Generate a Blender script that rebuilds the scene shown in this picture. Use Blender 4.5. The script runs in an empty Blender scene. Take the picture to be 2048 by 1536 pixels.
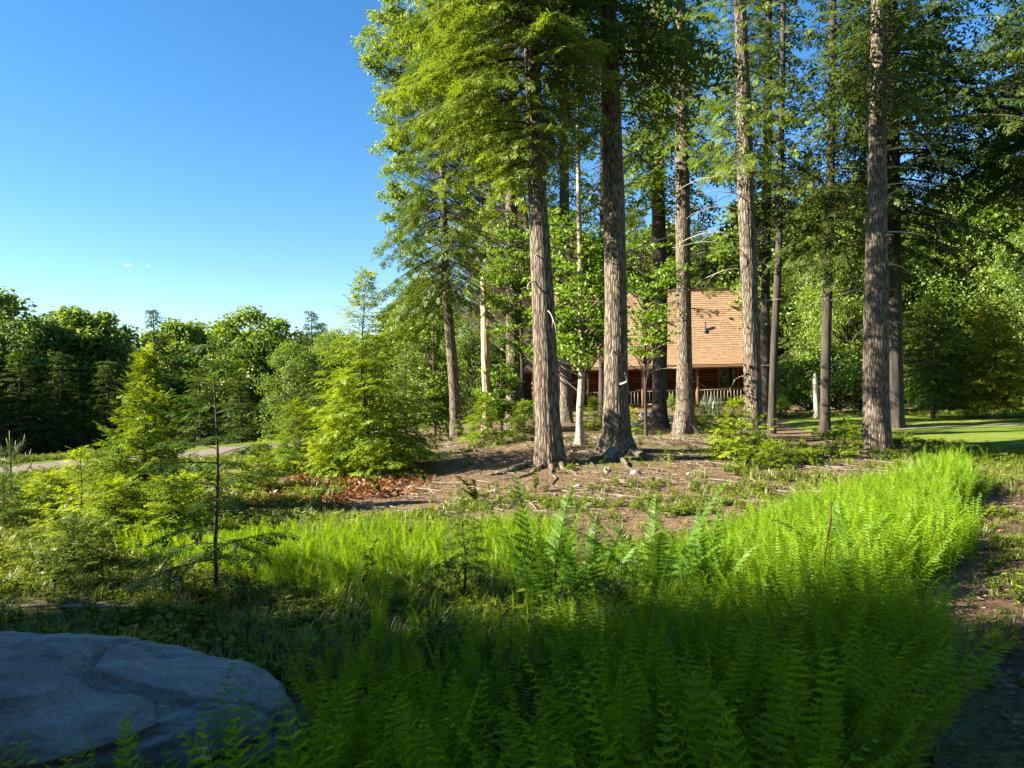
import bpy, math
import numpy as np
from mathutils import Vector, Matrix

rng = np.random.default_rng(7)
PI = math.pi
S = bpy.context.scene
C = S.collection

# ------------------------------------------------------------------ camera, sky, sun, exposure
ROLL = math.radians(1.5)
EYE = np.array([0.0, 0.0, 1.7])
FPX = 1462.0
RIGHT = np.array([math.cos(ROLL), 0, -math.sin(ROLL)])
UP = np.array([math.sin(ROLL), 0, math.cos(ROLL)])
FWD = np.array([0.0, 1.0, 0.0])
cam = bpy.data.objects.new('camera', bpy.data.cameras.new('camera'))
C.objects.link(cam)
cam.matrix_world = Matrix(((RIGHT[0], UP[0], -FWD[0], EYE[0]), (RIGHT[1], UP[1], -FWD[1], EYE[1]),
                           (RIGHT[2], UP[2], -FWD[2], EYE[2]), (0, 0, 0, 1)))
cam.data.sensor_width = 36.0
cam.data.lens = 36.0 * FPX / 2048.0
cam.data.clip_start = 0.05
cam.data.clip_end = 6000
S.camera = cam

SUN_EL = math.radians(31)
SUN_AZ = math.radians(10)           # the sun stands to the left, a little behind the camera
sunv = Vector((-math.cos(SUN_EL) * math.cos(SUN_AZ), -math.cos(SUN_EL) * math.sin(SUN_AZ), math.sin(SUN_EL)))
w = bpy.data.worlds.new('World'); S.world = w; w.use_nodes = True
nt = w.node_tree
sky = nt.nodes.new('ShaderNodeTexSky'); sky.sky_type = 'NISHITA'; sky.sun_disc = False
sky.sun_elevation = SUN_EL; sky.sun_rotation = math.radians(270) - SUN_AZ
sky.air_density = 1.0; sky.dust_density = 0.2; sky.ozone_density = 2.5; sky.altitude = 300
hs = nt.nodes.new('ShaderNodeHueSaturation'); hs.inputs['Saturation'].default_value = 1.3
bg = nt.nodes['Background']; bg.inputs['Strength'].default_value = 0.05
nt.links.new(sky.outputs[0], hs.inputs['Color']); nt.links.new(hs.outputs[0], bg.inputs['Color'])
sun = bpy.data.objects.new('sun', bpy.data.lights.new('sun', 'SUN')); C.objects.link(sun)
sun.data.energy = 5.0; sun.data.angle = math.radians(0.53); sun.data.color = (1.0, 0.90, 0.74)
sun.rotation_euler = sunv.to_track_quat('Z', 'Y').to_euler()
sun.location = (-30, -5, 30)
S.view_settings.view_transform = 'Standard'; S.view_settings.look = 'None'
S.view_settings.exposure = 2.3; S.view_settings.gamma = 1.0
S.view_settings.use_curve_mapping = False
S.cycles.max_bounces = 6; S.cycles.diffuse_bounces = 4; S.cycles.glossy_bounces = 2
S.cycles.transmission_bounces = 4; S.cycles.use_denoising = True
S.cycles.caustics_reflective = False; S.cycles.caustics_refractive = False

# ------------------------------------------------------------------ numeric helpers
def sstep(a, b, x):
    t = np.clip((x - a) / (b - a), 0, 1); return t * t * (3 - 2 * t)

def _hash(i, j, k):
    n = (i * 374761393 + j * 668265263 + k * 2147483647 * 3 + 1274126177) & 0xFFFFFFFF
    n = ((n ^ (n >> 13)) * 1274126177) & 0xFFFFFFFF
    n = (n ^ (n >> 16)) & 0xFFFFFFFF
    n = (n * 2246822519) & 0xFFFFFFFF
    return ((n ^ (n >> 15)) & 0xFFFF) / 65535.0

def vnoise(x, y, z=0.0):
    x, y, z = np.broadcast_arrays(np.asarray(x, float), np.asarray(y, float), np.asarray(z, float))
    xi, yi, zi = np.floor(x).astype(np.int64), np.floor(y).astype(np.int64), np.floor(z).astype(np.int64)
    xf, yf, zf = x - xi, y - yi, z - zi
    xf, yf, zf = xf * xf * (3 - 2 * xf), yf * yf * (3 - 2 * yf), zf * zf * (3 - 2 * zf)
    def l(a, b, t): return a + (b - a) * t
    h = lambda a, b, c: _hash(xi + a, yi + b, zi + c)
    return l(l(l(h(0,0,0), h(1,0,0), xf), l(h(0,1,0), h(1,1,0), xf), yf),
             l(l(h(0,0,1), h(1,0,1), xf), l(h(0,1,1), h(1,1,1), xf), yf), zf) - 0.5

def H(x, y):
    """height of the ground"""
    x = np.asarray(x, float); y = np.asarray(y, float)
    z = 0.34 * np.exp(-((x - 1.0) / 4.2) ** 2 - ((y - 16.8) / 4.6) ** 2)
    s = (x + 11.3) * -0.76 + (y - 17.0) * 0.65 - 2.4
    z = z - 4.6 * sstep(0, 17, s) * sstep(5, -5, x)
    f = sstep(60, 25, np.hypot(x, y))
    z = z + f * (0.10 * vnoise(x / 2.3, y / 2.3) + 0.045 * vnoise(x / 0.6, y / 0.6, 7.3))
    return z

def at(px, py, D):
    return EYE + D * (FWD + (px - 1024) / FPX * RIGHT + (768 - py) / FPX * UP)

def ground(px, py):
    d = FWD + (px - 1024) / FPX * RIGHT + (768 - py) / FPX * UP
    t = np.linspace(1.5, 90, 6000)
    p = EYE + t[:, None] * d
    below = np.nonzero(p[:, 2] < H(p[:, 0], p[:, 1]))[0]
    i = below[0] if len(below) else -1
    return p[i]

def nrm(v): return v / np.maximum(np.linalg.norm(v, axis=-1, keepdims=True), 1e-9)

# ------------------------------------------------------------------ mesh helpers
class MB:
    def __init__(s): s.V, s.Q, s.T, s.R, s.P, s.n = [], [], [], [], [], 0
    def add(s, v, q=None, t=None, rnd=0.5, tip=0.5):
        v = np.asarray(v, np.float32).reshape(-1, 3); k = len(v)
        if q is not None and len(q): s.Q.append(np.asarray(q, np.int64) + s.n)
        if t is not None and len(t): s.T.append(np.asarray(t, np.int64) + s.n)
        s.V.append(v); s.R.append(np.broadcast_to(np.asarray(rnd, np.float32), (k,)))
        s.P.append(np.broadcast_to(np.asarray(tip, np.float32), (k,))); s.n += k
    def mesh(s, name, mat, smooth=False):
        me = bpy.data.meshes.new(name)
        V = np.concatenate(s.V)
        Q = np.concatenate(s.Q) if s.Q else np.zeros((0, 4), np.int64)
        T = np.concatenate(s.T) if s.T else np.zeros((0, 3), np.int64)
        me.vertices.add(len(V)); me.vertices.foreach_set('co', V.ravel())
        me.loops.add(Q.size + T.size)
        me.loops.foreach_set('vertex_index', np.concatenate([Q.ravel(), T.ravel()]).astype(np.int32))
        me.polygons.add(len(Q) + len(T))
        me.polygons.foreach_set('loop_start', np.concatenate([np.arange(len(Q)) * 4, Q.size + np.arange(len(T)) * 3]).astype(np.int32))
        for nm, arr in (('rnd', s.R), ('tip', s.P)):
            a = me.attributes.new(nm, 'FLOAT', 'POINT'); a.data.foreach_set('value', np.concatenate(arr).astype(np.float32))
        me.polygons.foreach_set('use_smooth', np.full(len(Q) + len(T), smooth))
        me.update(calc_edges=True)
        if mat: me.materials.append(mat)
        return me
    def build(s, name, mat, parent=None, smooth=False):
        o = bpy.data.objects.new(name, s.mesh(name, mat, smooth)); C.objects.link(o)
        if parent is not None: o.parent = parent
        return o

def tag(o, label=None, cat=None, group=None, kind=None):
    if label: o['label'] = label
    if cat: o['category'] = cat
    if group: o['group'] = group
    if kind: o['kind'] = kind
    return o

def thing(name, loc, label, cat, group=None, rz=0.0, sc=1.0):
    o = bpy.data.objects.new(name, None); C.objects.link(o)
    o.empty_display_size = 0.2
    o.location = [float(c) for c in loc]; o.rotation_euler = (0, 0, rz); o.scale = (sc, sc, sc)
    return tag(o, label, cat, group)

def dup(root, loc, rz, sc, label, group=None, cat=None, tilt=(0, 0)):
    r = root.copy(); C.objects.link(r)
    r.location = [float(c) for c in loc]; r.rotation_euler = (tilt[0], tilt[1], rz)
    r.scale = sc if hasattr(sc, '__len__') else (sc, sc, sc)
    r['label'] = label
    if group: r['group'] = group
    elif 'group' in r.keys(): del r['group']
    if cat: r['category'] = cat
    for ch in list(root.children):
        c = ch.copy(); C.objects.link(c); c.parent = r
        for g in list(ch.children):
            d = g.copy(); C.objects.link(d); d.parent = c
    return r

def tube(mb, pts, rad, seg=5, rnd=0.5, tip=0.5, cap=True):
    pts = np.asarray(pts, float); n = len(pts)
    rad = np.broadcast_to(np.asarray(rad, float), (n,))
    tg = nrm(np.gradient(pts, axis=0))
    ref = np.array([0, 0, 1.0]) if abs(tg[:, 2]).mean() < 0.8 else np.array([1.0, 0, 0])
    a = nrm(np.cross(tg, ref)); b = np.cross(tg, a)
    th = np.arange(seg) * 2 * PI / seg
    v = pts[:, None] + rad[:, None, None] * (np.cos(th)[None, :, None] * a[:, None] + np.sin(th)[None, :, None] * b[:, None])
    i = np.arange(n - 1)[:, None] * seg; j = np.arange(seg)[None]; k = (j + 1) % seg
    q = np.stack([i + j, i + k, i + seg + k, i + seg + j], -1).reshape(-1, 4)
    t = None
    v = v.reshape(-1, 3)
    if cap:
        v = np.concatenate([v, pts[:1], pts[-1:]])
        jj = np.arange(seg); kk = (jj + 1) % seg
        t = np.concatenate([np.stack([kk, jj, np.full(seg, n * seg)], 1),
                            np.stack([(n - 1) * seg + jj, (n - 1) * seg + kk, np.full(seg, n * seg + 1)], 1)])
    mb.add(v, q, t, rnd, tip)

def box(mb, x0, x1, y0, y1, z0, z1, rnd=0.5):
    v = [(x, y, z) for z in (z0, z1) for y in (y0, y1) for x in (x0, x1)]
    mb.add(v, [(0, 2, 3, 1), (4, 5, 7, 6), (0, 1, 5, 4), (2, 6, 7, 3), (0, 4, 6, 2), (1, 3, 7, 5)], rnd=rnd)

# ------------------------------------------------------------------ materials
def newmat(name):
    m = bpy.data.materials.new(name); m.use_nodes = True
    nt = m.node_tree; nt.nodes.clear()
    return m, nt, nt.nodes.new('ShaderNodeOutputMaterial')

def nd(nt, t, **kw):
    n = nt.nodes.new(t)
    for k, v in kw.items():
        if k in n.inputs: n.inputs[k].default_value = v
        else: setattr(n, k, v)
    return n

def mixc(nt, fac, a, b, blend='MIX'):
    n = nt.nodes.new('ShaderNodeMix'); n.data_type = 'RGBA'; n.blend_type = blend
    for s, v in ((0, fac), (6, a), (7, b)):
        if hasattr(v, 'links') or isinstance(v, bpy.types.NodeSocket): nt.links.new(v, n.inputs[s])
        elif s == 0: n.inputs[0].default_value = v
        else: n.inputs[s].default_value = (*v, 1)
    return n.outputs[2]

def ramp(nt, fac, stops):
    n = nt.nodes.new('ShaderNodeValToRGB'); e = n.color_ramp.elements
    while len(e) > 1: e.remove(e[-1])
    e[0].position = stops[0][0]; e[0].color = (*stops[0][1], 1)
    for p, c in stops[1:]:
        x = e.new(p); x.color = (*c, 1)
    nt.links.new(fac, n.inputs[0]); return n.outputs[0]

def leaf_mat(name, dark, light, fresh, transl=0.4, gloss=0.04, fresh_amt=0.6, tint=(1.1, 1.15, 0.55)):
    """leaf: colour varies from leaf to leaf, fresh growth towards the shoots' ends; light passes through"""
    m, nt, out = newmat(name)
    L = nt.links.new
    a = nd(nt, 'ShaderNodeAttribute', attribute_name='rnd'); b = nd(nt, 'ShaderNodeAttribute', attribute_name='tip')
    c = mixc(nt, a.outputs['Fac'], dark, light)
    mu = nd(nt, 'ShaderNodeMath', operation='MULTIPLY'); L(b.outputs['Fac'], mu.inputs[0]); mu.inputs[1].default_value = fresh_amt
    c = mixc(nt, mu.outputs[0], c, fresh)
    oi = nd(nt, 'ShaderNodeObjectInfo')
    h = nd(nt, 'ShaderNodeHueSaturation')
    mr = nd(nt, 'ShaderNodeMapRange'); L(oi.outputs['Random'], mr.inputs[0]); mr.inputs[3].default_value = 0.72; mr.inputs[4].default_value = 1.25
    L(mr.outputs[0], h.inputs['Value']); L(c, h.inputs['Color'])
    mh = nd(nt, 'ShaderNodeMapRange'); L(oi.outputs['Random'], mh.inputs[0]); mh.inputs[3].default_value = 0.51; mh.inputs[4].default_value = 0.49
    L(mh.outputs[0], h.inputs['Hue'])
    d = nd(nt, 'ShaderNodeBsdfDiffuse'); L(h.outputs[0], d.inputs['Color'])
    t = nd(nt, 'ShaderNodeBsdfTranslucent')
    tc = mixc(nt, 1.0, h.outputs[0], tint, 'MULTIPLY'); L(tc, t.inputs['Color'])
    mx = nd(nt, 'ShaderNodeMixShader', Fac=transl); L(d.outputs[0], mx.inputs[1]); L(t.outputs[0], mx.inputs[2])
    g = nd(nt, 'ShaderNodeBsdfGlossy', Roughness=0.45); g.inputs['Color'].default_value = (1, 1, 1, 1)
    m2 = nd(nt, 'ShaderNodeMixShader', Fac=gloss); L(mx.outputs[0], m2.inputs[1]); L(g.outputs[0], m2.inputs[2])
    L(m2.outputs[0], out.inputs['Surface'])
    return m

def rough_mat(name, stops, scale=(6, 6, 6), detail=6, bump=0.3, dist=0.02, rough=0.9, vor=None, coord='Object', fine=None, attr=0.0):
    m, nt, out = newmat(name); L = nt.links.new
    tc = nd(nt, 'ShaderNodeTexCoord'); mp = nd(nt, 'ShaderNodeMapping'); mp.inputs['Scale'].default_value = scale
    L(tc.outputs[coord], mp.inputs[0])
    n = nd(nt, 'ShaderNodeTexNoise', Scale=1.0, Detail=detail, Roughness=0.65); L(mp.outputs[0], n.inputs['Vector'])
    fac = n.outputs['Fac']; hgt = n.outputs['Fac']
    if vor:
        v = nd(nt, 'ShaderNodeTexVoronoi', Scale=vor, feature='DISTANCE_TO_EDGE'); 
        ad = nd(nt, 'ShaderNodeVectorMath', operation='ADD'); 
        sc = nd(nt, 'ShaderNodeVectorMath', operation='SCALE'); L(n.outputs['Color'], sc.inputs[0]); sc.inputs['Scale'].default_value = 0.9
        L(mp.outputs[0], ad.inputs[0]); L(sc.outputs[0], ad.inputs[1]); L(ad.outputs[0], v.inputs['Vector'])
        vr = nd(nt, 'ShaderNodeMapRange'); L(v.outputs['Distance'], vr.inputs[0]); vr.inputs[2].default_value = 0.25 / vor ** 0.0
        mm = nd(nt, 'ShaderNodeMath', operation='MULTIPLY'); L(vr.outputs[0], mm.inputs[0])
        m3 = nd(nt, 'ShaderNodeMath', operation='ADD'); L(fac, m3.inputs[0]); m3.inputs[1].default_value = 0.35
        L(m3.outputs[0], mm.inputs[1]); fac = mm.outputs[0]; hgt = fac
    c = ramp(nt, fac, stops)
    if fine:
        n2 = nd(nt, 'ShaderNodeTexNoise', Scale=fine[0], Detail=3); L(tc.outputs[coord], n2.inputs['Vector'])
        c = mixc(nt, n2.outputs['Fac'], c, fine[1], 'OVERLAY')
    if attr:
        a = nd(nt, 'ShaderNodeAttribute', attribute_name='rnd')
        mr = nd(nt, 'ShaderNodeMapRange'); L(a.outputs['Fac'], mr.inputs[0]); mr.inputs[3].default_value = 1 - attr; mr.inputs[4].default_value = 1 + attr
        h = nd(nt, 'ShaderNodeHueSaturation'); L(c, h.inputs['Color']); L(mr.outputs[0], h.inputs['Value']); c = h.outputs[0]
    p = nd(nt, 'ShaderNodeBsdfPrincipled', Roughness=rough); L(c, p.inputs['Base Color'])
    p.inputs['Specular IOR Level'].default_value = 0.25
    b = nd(nt, 'ShaderNodeBump', Strength=bump, Distance=dist); L(hgt, b.inputs['Height']); L(b.outputs[0], p.inputs['Normal'])
    L(p.outputs[0], out.inputs['Surface'])
    return m

M = {}
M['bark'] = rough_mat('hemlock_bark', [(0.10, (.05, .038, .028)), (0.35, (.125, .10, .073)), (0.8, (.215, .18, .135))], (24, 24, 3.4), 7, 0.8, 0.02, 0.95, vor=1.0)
M['bark_far_shaded'] = rough_mat('far_shaded_bark', [(0.3, (.025, .02, .017)), (0.7, (.085, .07, .056))], (9, 9, 1.3), 5, 0.6, 0.02, 0.95)  # far stems' bark, darkened so grove trunks carry their shade in the colour
M['birch_bark'] = rough_mat('birch_bark', [(0.32, (.09, .07, .05)), (0.5, (.34, .285, .205)), (0.75, (.52, .45, .34))], (7, 7, 16), 5, 0.4, 0.01, 0.8)
M['snag_wood'] = rough_mat('snag_wood', [(0.25, (.14, .08, .05)), (0.5, (.42, .29, .20)), (0.75, (.62, .50, .38))], (16, 16, 1.4), 6, 0.8, 0.02, 0.9)
M['dead_wood'] = rough_mat('dead_wood', [(0.3, (.26, .21, .17)), (0.7, (.55, .48, .40))], (14, 14, 14), 4, 0.4, 0.01, 0.9)
M['grey_twig'] = rough_mat('weathered_twig', [(0.3, (.13, .10, .08)), (0.7, (.30, .25, .205))], (14, 14, 14), 4, 0.4, 0.01, 0.95)
M['twig'] = rough_mat('twig_bark', [(0.3, (.035, .026, .02)), (0.7, (.10, .075, .055))], (20, 20, 20), 3, 0.3, 0.01, 0.9)
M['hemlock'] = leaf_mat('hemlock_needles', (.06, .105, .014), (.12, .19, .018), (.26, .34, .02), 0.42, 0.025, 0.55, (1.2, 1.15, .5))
M['hemlock_dark'] = leaf_mat('shaded_hemlock_needles', (.04, .066, .014), (.08, .12, .018), (.14, .19, .022), 0.36, 0.012, 0.4)  # darker copy of the needles; crown shade is put into the colour
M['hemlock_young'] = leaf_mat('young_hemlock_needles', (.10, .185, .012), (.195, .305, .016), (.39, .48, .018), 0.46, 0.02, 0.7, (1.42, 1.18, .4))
M['golden'] = leaf_mat('sunlit_golden_needles', (.15, .19, .012), (.26, .30, .016), (.42, .44, .02), 0.46, 0.02, 0.7, (1.5, 1.2, .4))  # lighter, yellower copy; sunlight the grove blocks is put into the colour
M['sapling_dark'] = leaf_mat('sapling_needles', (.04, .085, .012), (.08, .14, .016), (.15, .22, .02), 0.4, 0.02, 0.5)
M['leaf'] = leaf_mat('broad_leaves', (.09, .165, .016), (.155, .25, .022), (.23, .34, .026), 0.48, 0.03, 0.5, (1.35, 1.2, .45))
M['leaf_far'] = leaf_mat('far_leaves', (.105, .17, .022), (.175, .265, .032), (.26, .35, .038), 0.45, 0.025, 0.5, (1.2, 1.15, .5))
M['birch_leaf'] = leaf_mat('birch_leaves', (.105, .20, .012), (.175, .30, .016), (.25, .38, .018), 0.5, 0.025, 0.5, (1.2, 1.15, .5))
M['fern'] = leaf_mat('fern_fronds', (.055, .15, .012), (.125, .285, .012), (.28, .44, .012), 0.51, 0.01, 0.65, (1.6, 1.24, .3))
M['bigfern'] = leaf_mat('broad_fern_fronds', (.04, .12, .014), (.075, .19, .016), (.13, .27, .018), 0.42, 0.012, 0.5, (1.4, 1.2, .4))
M['herb'] = leaf_mat('low_herbs', (.06, .115, .014), (.14, .22, .018), (.32, .36, .02), 0.46, 0.012, 0.65, (1.5, 1.2, .35))
M['grass'] = leaf_mat('grass_blades', (.11, .15, .018), (.21, .26, .025), (.32, .34, .05), 0.40, 0.05, 0.5)
M['silver'] = leaf_mat('silvery_leaves', (.07, .12, .06), (.11, .17, .09), (.15, .21, .12), 0.30, 0.06, 0.4, (1, 1.1, .8))
M['pine'] = leaf_mat('pine_needles', (.08, .13, .05), (.13, .19, .07), (.30, .30, .11), 0.35, 0.05, 0.8, (1, 1.1, .7))
M['russet'] = leaf_mat('russet_dead_leaves', (.12, .05, .02), (.26, .11, .04), (.36, .17, .06), 0.25, 0.03, 0.5, (1.1, .9, .7))
M['litter'] = leaf_mat('needle_litter', (.10, .06, .035), (.26, .17, .11), (.40, .31, .23), 0.10, 0.02, 0.5, (1, .9, .8))
M['stone'] = rough_mat('stone', [(0.3, (.10, .095, .09)), (0.55, (.26, .245, .225)), (0.8, (.42, .40, .37))], (6, 6, 6), 8, 0.7, 0.03, 0.9, fine=(60, (.5, .5, .5)))
M['gravel'] = rough_mat('gravel', [(0.3, (.09, .072, .06)), (0.7, (.21, .17, .14))], (25, 25, 25), 8, 0.7, 0.02, 0.95)
M['path'] = rough_mat('shaded_path_soil', [(0.3, (.018, .012, .008)), (0.5, (.065, .038, .022)), (0.72, (.17, .10, .055))], (9, 9, 9), 10, 0.9, 0.04, 0.95)  # tree shade missing on the path is put into a darker soil colour
M['log'] = rough_mat('stained_log', [(0.3, (.13, .045, .018)), (0.7, (.26, .10, .04))], (1.5, 12, 12), 5, 0.3, 0.01, 0.6, attr=0.3)
M['timber'] = rough_mat('porch_timber', [(0.3, (.22, .12, .06)), (0.7, (.36, .21, .11))], (12, 12, 1.5), 5, 0.3, 0.01, 0.7)
M['rail'] = rough_mat('rail_timber', [(0.3, (.16, .12, .085)), (0.7, (.27, .21, .155))], (12, 12, 3), 5, 0.3, 0.01, 0.8)
M['shingle'] = rough_mat('asphalt_shingle', [(0.3, (.26, .165, .094)), (0.7, (.33, .215, .125))], (14, 14, 14), 8, 0.4, 0.01, 0.95, attr=0.12)
M['plastic'] = rough_mat('dark_vent', [(0.3, (.03, .03, .06)), (0.7, (.06, .06, .10))], (5, 5, 5), 2, 0.05, 0.01, 0.4)
def glass_mat():
    m, nt, out = newmat('window_glass')
    p = nd(nt, 'ShaderNodeBsdfPrincipled', Roughness=0.04); p.inputs['Base Color'].default_value = (.012, .015, .013, 1)
    p.inputs['Specular IOR Level'].default_value = 0.6
    nt.links.new(p.outputs[0], out.inputs[0]); return m
M['glass'] = glass_mat()

def ground_mat():
    m, nt, out = newmat('forest_floor'); L = nt.links.new
    tc = nd(nt, 'ShaderNodeTexCoord')
    n1 = nd(nt, 'ShaderNodeTexNoise', Scale=1.1, Detail=6, Roughness=0.6); L(tc.outputs['Object'], n1.inputs['Vector'])
    n2 = nd(nt, 'ShaderNodeTexNoise', Scale=26, Detail=6, Roughness=0.7); L(tc.outputs['Object'], n2.inputs['Vector'])
    n3 = nd(nt, 'ShaderNodeTexNoise', Scale=90, Detail=3); L(tc.outputs['Object'], n3.inputs['Vector'])
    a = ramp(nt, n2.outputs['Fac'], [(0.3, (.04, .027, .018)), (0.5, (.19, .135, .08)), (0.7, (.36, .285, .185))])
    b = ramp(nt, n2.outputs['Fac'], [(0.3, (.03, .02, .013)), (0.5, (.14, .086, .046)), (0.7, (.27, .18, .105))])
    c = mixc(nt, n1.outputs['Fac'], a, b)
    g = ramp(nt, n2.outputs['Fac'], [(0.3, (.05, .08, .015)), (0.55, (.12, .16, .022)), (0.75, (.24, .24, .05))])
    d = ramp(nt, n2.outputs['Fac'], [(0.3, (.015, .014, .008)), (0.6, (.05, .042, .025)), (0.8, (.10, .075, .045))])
    def mask(nm, lo, hi, col, c):
        at_ = nd(nt, 'ShaderNodeAttribute', attribute_name=nm)
        s = nd(nt, 'ShaderNodeMath', operation='ADD'); L(at_.outputs['Fac'], s.inputs[0])
        q = nd(nt, 'ShaderNodeMath', operation='MULTIPLY_ADD'); L(n2.outputs['Fac'], q.inputs[0]); q.inputs[1].default_value = 0.9; q.inputs[2].default_value = -0.45
        L(q.outputs[0], s.inputs[1])
        r = nd(nt, 'ShaderNodeMapRange'); L(s.outputs[0], r.inputs[0]); r.inputs[1].default_value = lo; r.inputs[2].default_value = hi
        return mixc(nt, r.outputs[0], c, col)
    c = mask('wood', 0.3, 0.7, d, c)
    c = mask('moss', 0.3, 0.8, g, c)
    p = nd(nt, 'ShaderNodeBsdfPrincipled', Roughness=0.95); L(c, p.inputs['Base Color']); p.inputs['Specular IOR Level'].default_value = 0.15
    ad = nd(nt, 'ShaderNodeMath', operation='MULTIPLY_ADD'); L(n3.outputs['Fac'], ad.inputs[0]); ad.inputs[1].default_value = 0.4; L(n2.outputs['Fac'], ad.inputs[2])
    bu = nd(nt, 'ShaderNodeBump', Strength=0.9, Distance=0.05); L(ad.outputs[0], bu.inputs['Height']); L(bu.outputs[0], p.inputs['Normal'])
    L(p.outputs[0], out.inputs[0]); return m
M['ground'] = ground_mat()
def lawn_mat():
    m, nt, out = newmat('lawn_grass'); L = nt.links.new
    tc = nd(nt, 'ShaderNodeTexCoord')
    n1 = nd(nt, 'ShaderNodeTexNoise', Scale=0.5, Detail=5); L(tc.outputs['Object'], n1.inputs['Vector'])
    n2 = nd(nt, 'ShaderNodeTexNoise', Scale=30, Detail=5, Roughness=0.7); L(tc.outputs['Object'], n2.inputs['Vector'])
    a = ramp(nt, n2.outputs['Fac'], [(0.3, (.05, .10, .012)), (0.6, (.13, .22, .008)), (0.8, (.22, .30, .04))])
    b = ramp(nt, n2.outputs['Fac'], [(0.3, (.09, .13, .02)), (0.6, (.22, .25, .035)), (0.8, (.32, .31, .07))])
    c = mixc(nt, ramp(nt, n1.outputs['Fac'], [(0.4, (0, 0, 0)), (0.65, (1, 1, 1))]), a, b)
    p = nd(nt, 'ShaderNodeBsdfPrincipled', Roughness=0.9); L(c, p.inputs['Base Color']); p.inputs['Specular IOR Level'].default_value = 0.2
    bu = nd(nt, 'ShaderNodeBump', Strength=0.9, Distance=0.06); L(n2.outputs['Fac'], bu.inputs['Height']); L(bu.outputs[0], p.inputs['Normal'])
    L(p.outputs[0], out.inputs[0]); return m
M['lawn'] = lawn_mat()

# ------------------------------------------------------------------ the ground
def axis(segs):
    out = [np.array([segs[0][0]])]
    for a, b, st in segs: out.append(np.linspace(a, b, max(2, int(round(abs(b - a) / st)) + 1))[1:])
    return np.concatenate(out)
gx = axis([(-400, -60, 30), (-60, -16, 2), (-16, -8, .3), (-8, 8, .10), (8, 18, .3), (18, 60, 2), (60, 400, 30)])
gy = axis([(-80, -4, 4), (-4, 1.5, .5), (1.5, 12, .10), (12, 24, .14), (24, 50, .7), (50, 110, 5), (110, 600, 40)])
def grid_mesh(name, X, Y, Z, mat):
    ny, nx = X.shape
    mb = MB(); i = np.arange(ny - 1)[:, None] * nx; j = np.arange(nx - 1)[None]
    q = np.stack([i + j, i + j + 1, i + nx + j + 1, i + nx + j], -1).reshape(-1, 4)
    mb.add(np.stack([X, Y, Z], -1).reshape(-1, 3), q)
    return mb.build(name, mat, None, True)
GX, GY = np.meshgrid(gx, gy)
GZ = H(GX, GY)
def fern_dens(x, y):
    """where the fern bed grows, 0 to 1"""
    e = x - (1.80 + (y - 3.4) * 0.66) - 0.2 * np.sin(y * 2.1)               # right edge, along the path
    r = sstep(0.15, -0.25, e)
    left = -1.45 + 0.0 * y
    left = np.where(y < 2.75, -1.75, np.where(y < 5.2, -1.25 + .12 * (y - 3), -1.0 - (y - 5.2) * 1.25))
    l = sstep(-0.25, 0.25, x - left)
    far = np.where(x < .6, 8.2 + 0.2 * np.sin(x * 3), np.where(x < 1.6, 7.0, 7.0 + (x - 1.6) * 0.85))
    far = np.where(x > 3.8, 8.9 + (x - 3.8) * .85, far)
    f = sstep(0.3, -0.3, y - far)
    d = r * l * f
    gap = sstep(1.0, .4, np.hypot((x - 0.9) / 1.0, (y - 7.9) / 1.3))             # bare patch behind the tall ferns
    d = d * (1 - .8 * gap)
    d = d * (1 - .55 * sstep(1.5, .8, np.hypot((x + 0.8) / 1.0, (y - 5.3) / .8)))
    return d
moss = sstep(.5, .75, .5 + vnoise(GX / 1.7, GY / 1.7, 3.1)) * .5
moss = np.maximum(moss, sstep(-2.0, -3.5, GX) * sstep(13, 9, GY) * (.55 + .5 * vnoise(GX, GY, 9)))
moss = np.maximum(moss, .9 * sstep(-4.5, -7.5, GX) * sstep(30, 26, GY))
moss = np.maximum(moss, .9 * sstep(7.5, 9.5, GX - .35 * (GY - 14)) * sstep(32, 30, GY))
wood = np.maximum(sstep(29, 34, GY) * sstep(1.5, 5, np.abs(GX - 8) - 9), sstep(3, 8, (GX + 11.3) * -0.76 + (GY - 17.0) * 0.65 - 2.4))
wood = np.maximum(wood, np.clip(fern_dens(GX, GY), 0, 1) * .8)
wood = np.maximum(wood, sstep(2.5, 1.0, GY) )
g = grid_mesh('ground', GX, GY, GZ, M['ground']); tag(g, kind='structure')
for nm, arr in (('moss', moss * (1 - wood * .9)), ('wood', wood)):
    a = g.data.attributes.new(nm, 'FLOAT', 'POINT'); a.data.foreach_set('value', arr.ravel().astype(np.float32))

def ribbon(name, pts, width, mat, seg=12, step=.25, lift=.025, rough=.25):
    pts = np.asarray(pts, float)
    t = np.r_[0, np.cumsum(np.linalg.norm(np.diff(pts, axis=0), axis=1))]
    u = np.arange(0, t[-1], step)
    P = np.stack([np.interp(u, t, pts[:, 0]), np.interp(u, t, pts[:, 1])], 1)
    k = np.ones(9) / 9; P = np.stack([np.convolve(np.pad(P[:, i], 4, 'edge'), k, 'valid') for i in (0, 1)], 1)
    W = np.interp(u, t, np.broadcast_to(width, (len(pts),)))
    T = nrm(np.gradient(P, axis=0)); N = np.stack([-T[:, 1], T[:, 0]], 1)
    v = np.linspace(-1, 1, seg + 1)
    Wv = W[:, None] * (1 + rough * vnoise(u[:, None] * .9, np.sign(v)[None] * 5 + 20, 1.0) * 2)
    X = P[:, :1] + N[:, :1] * v[None] * Wv / 2; Y = P[:, 1:] + N[:, 1:] * v[None] * Wv / 2
    Z = H(X, Y) + lift * (1 - 2.2 * np.abs(v[None]) ** 4)
    o = grid_mesh(name, X, Y, Z, mat); return tag(o, kind='structure')
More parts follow.
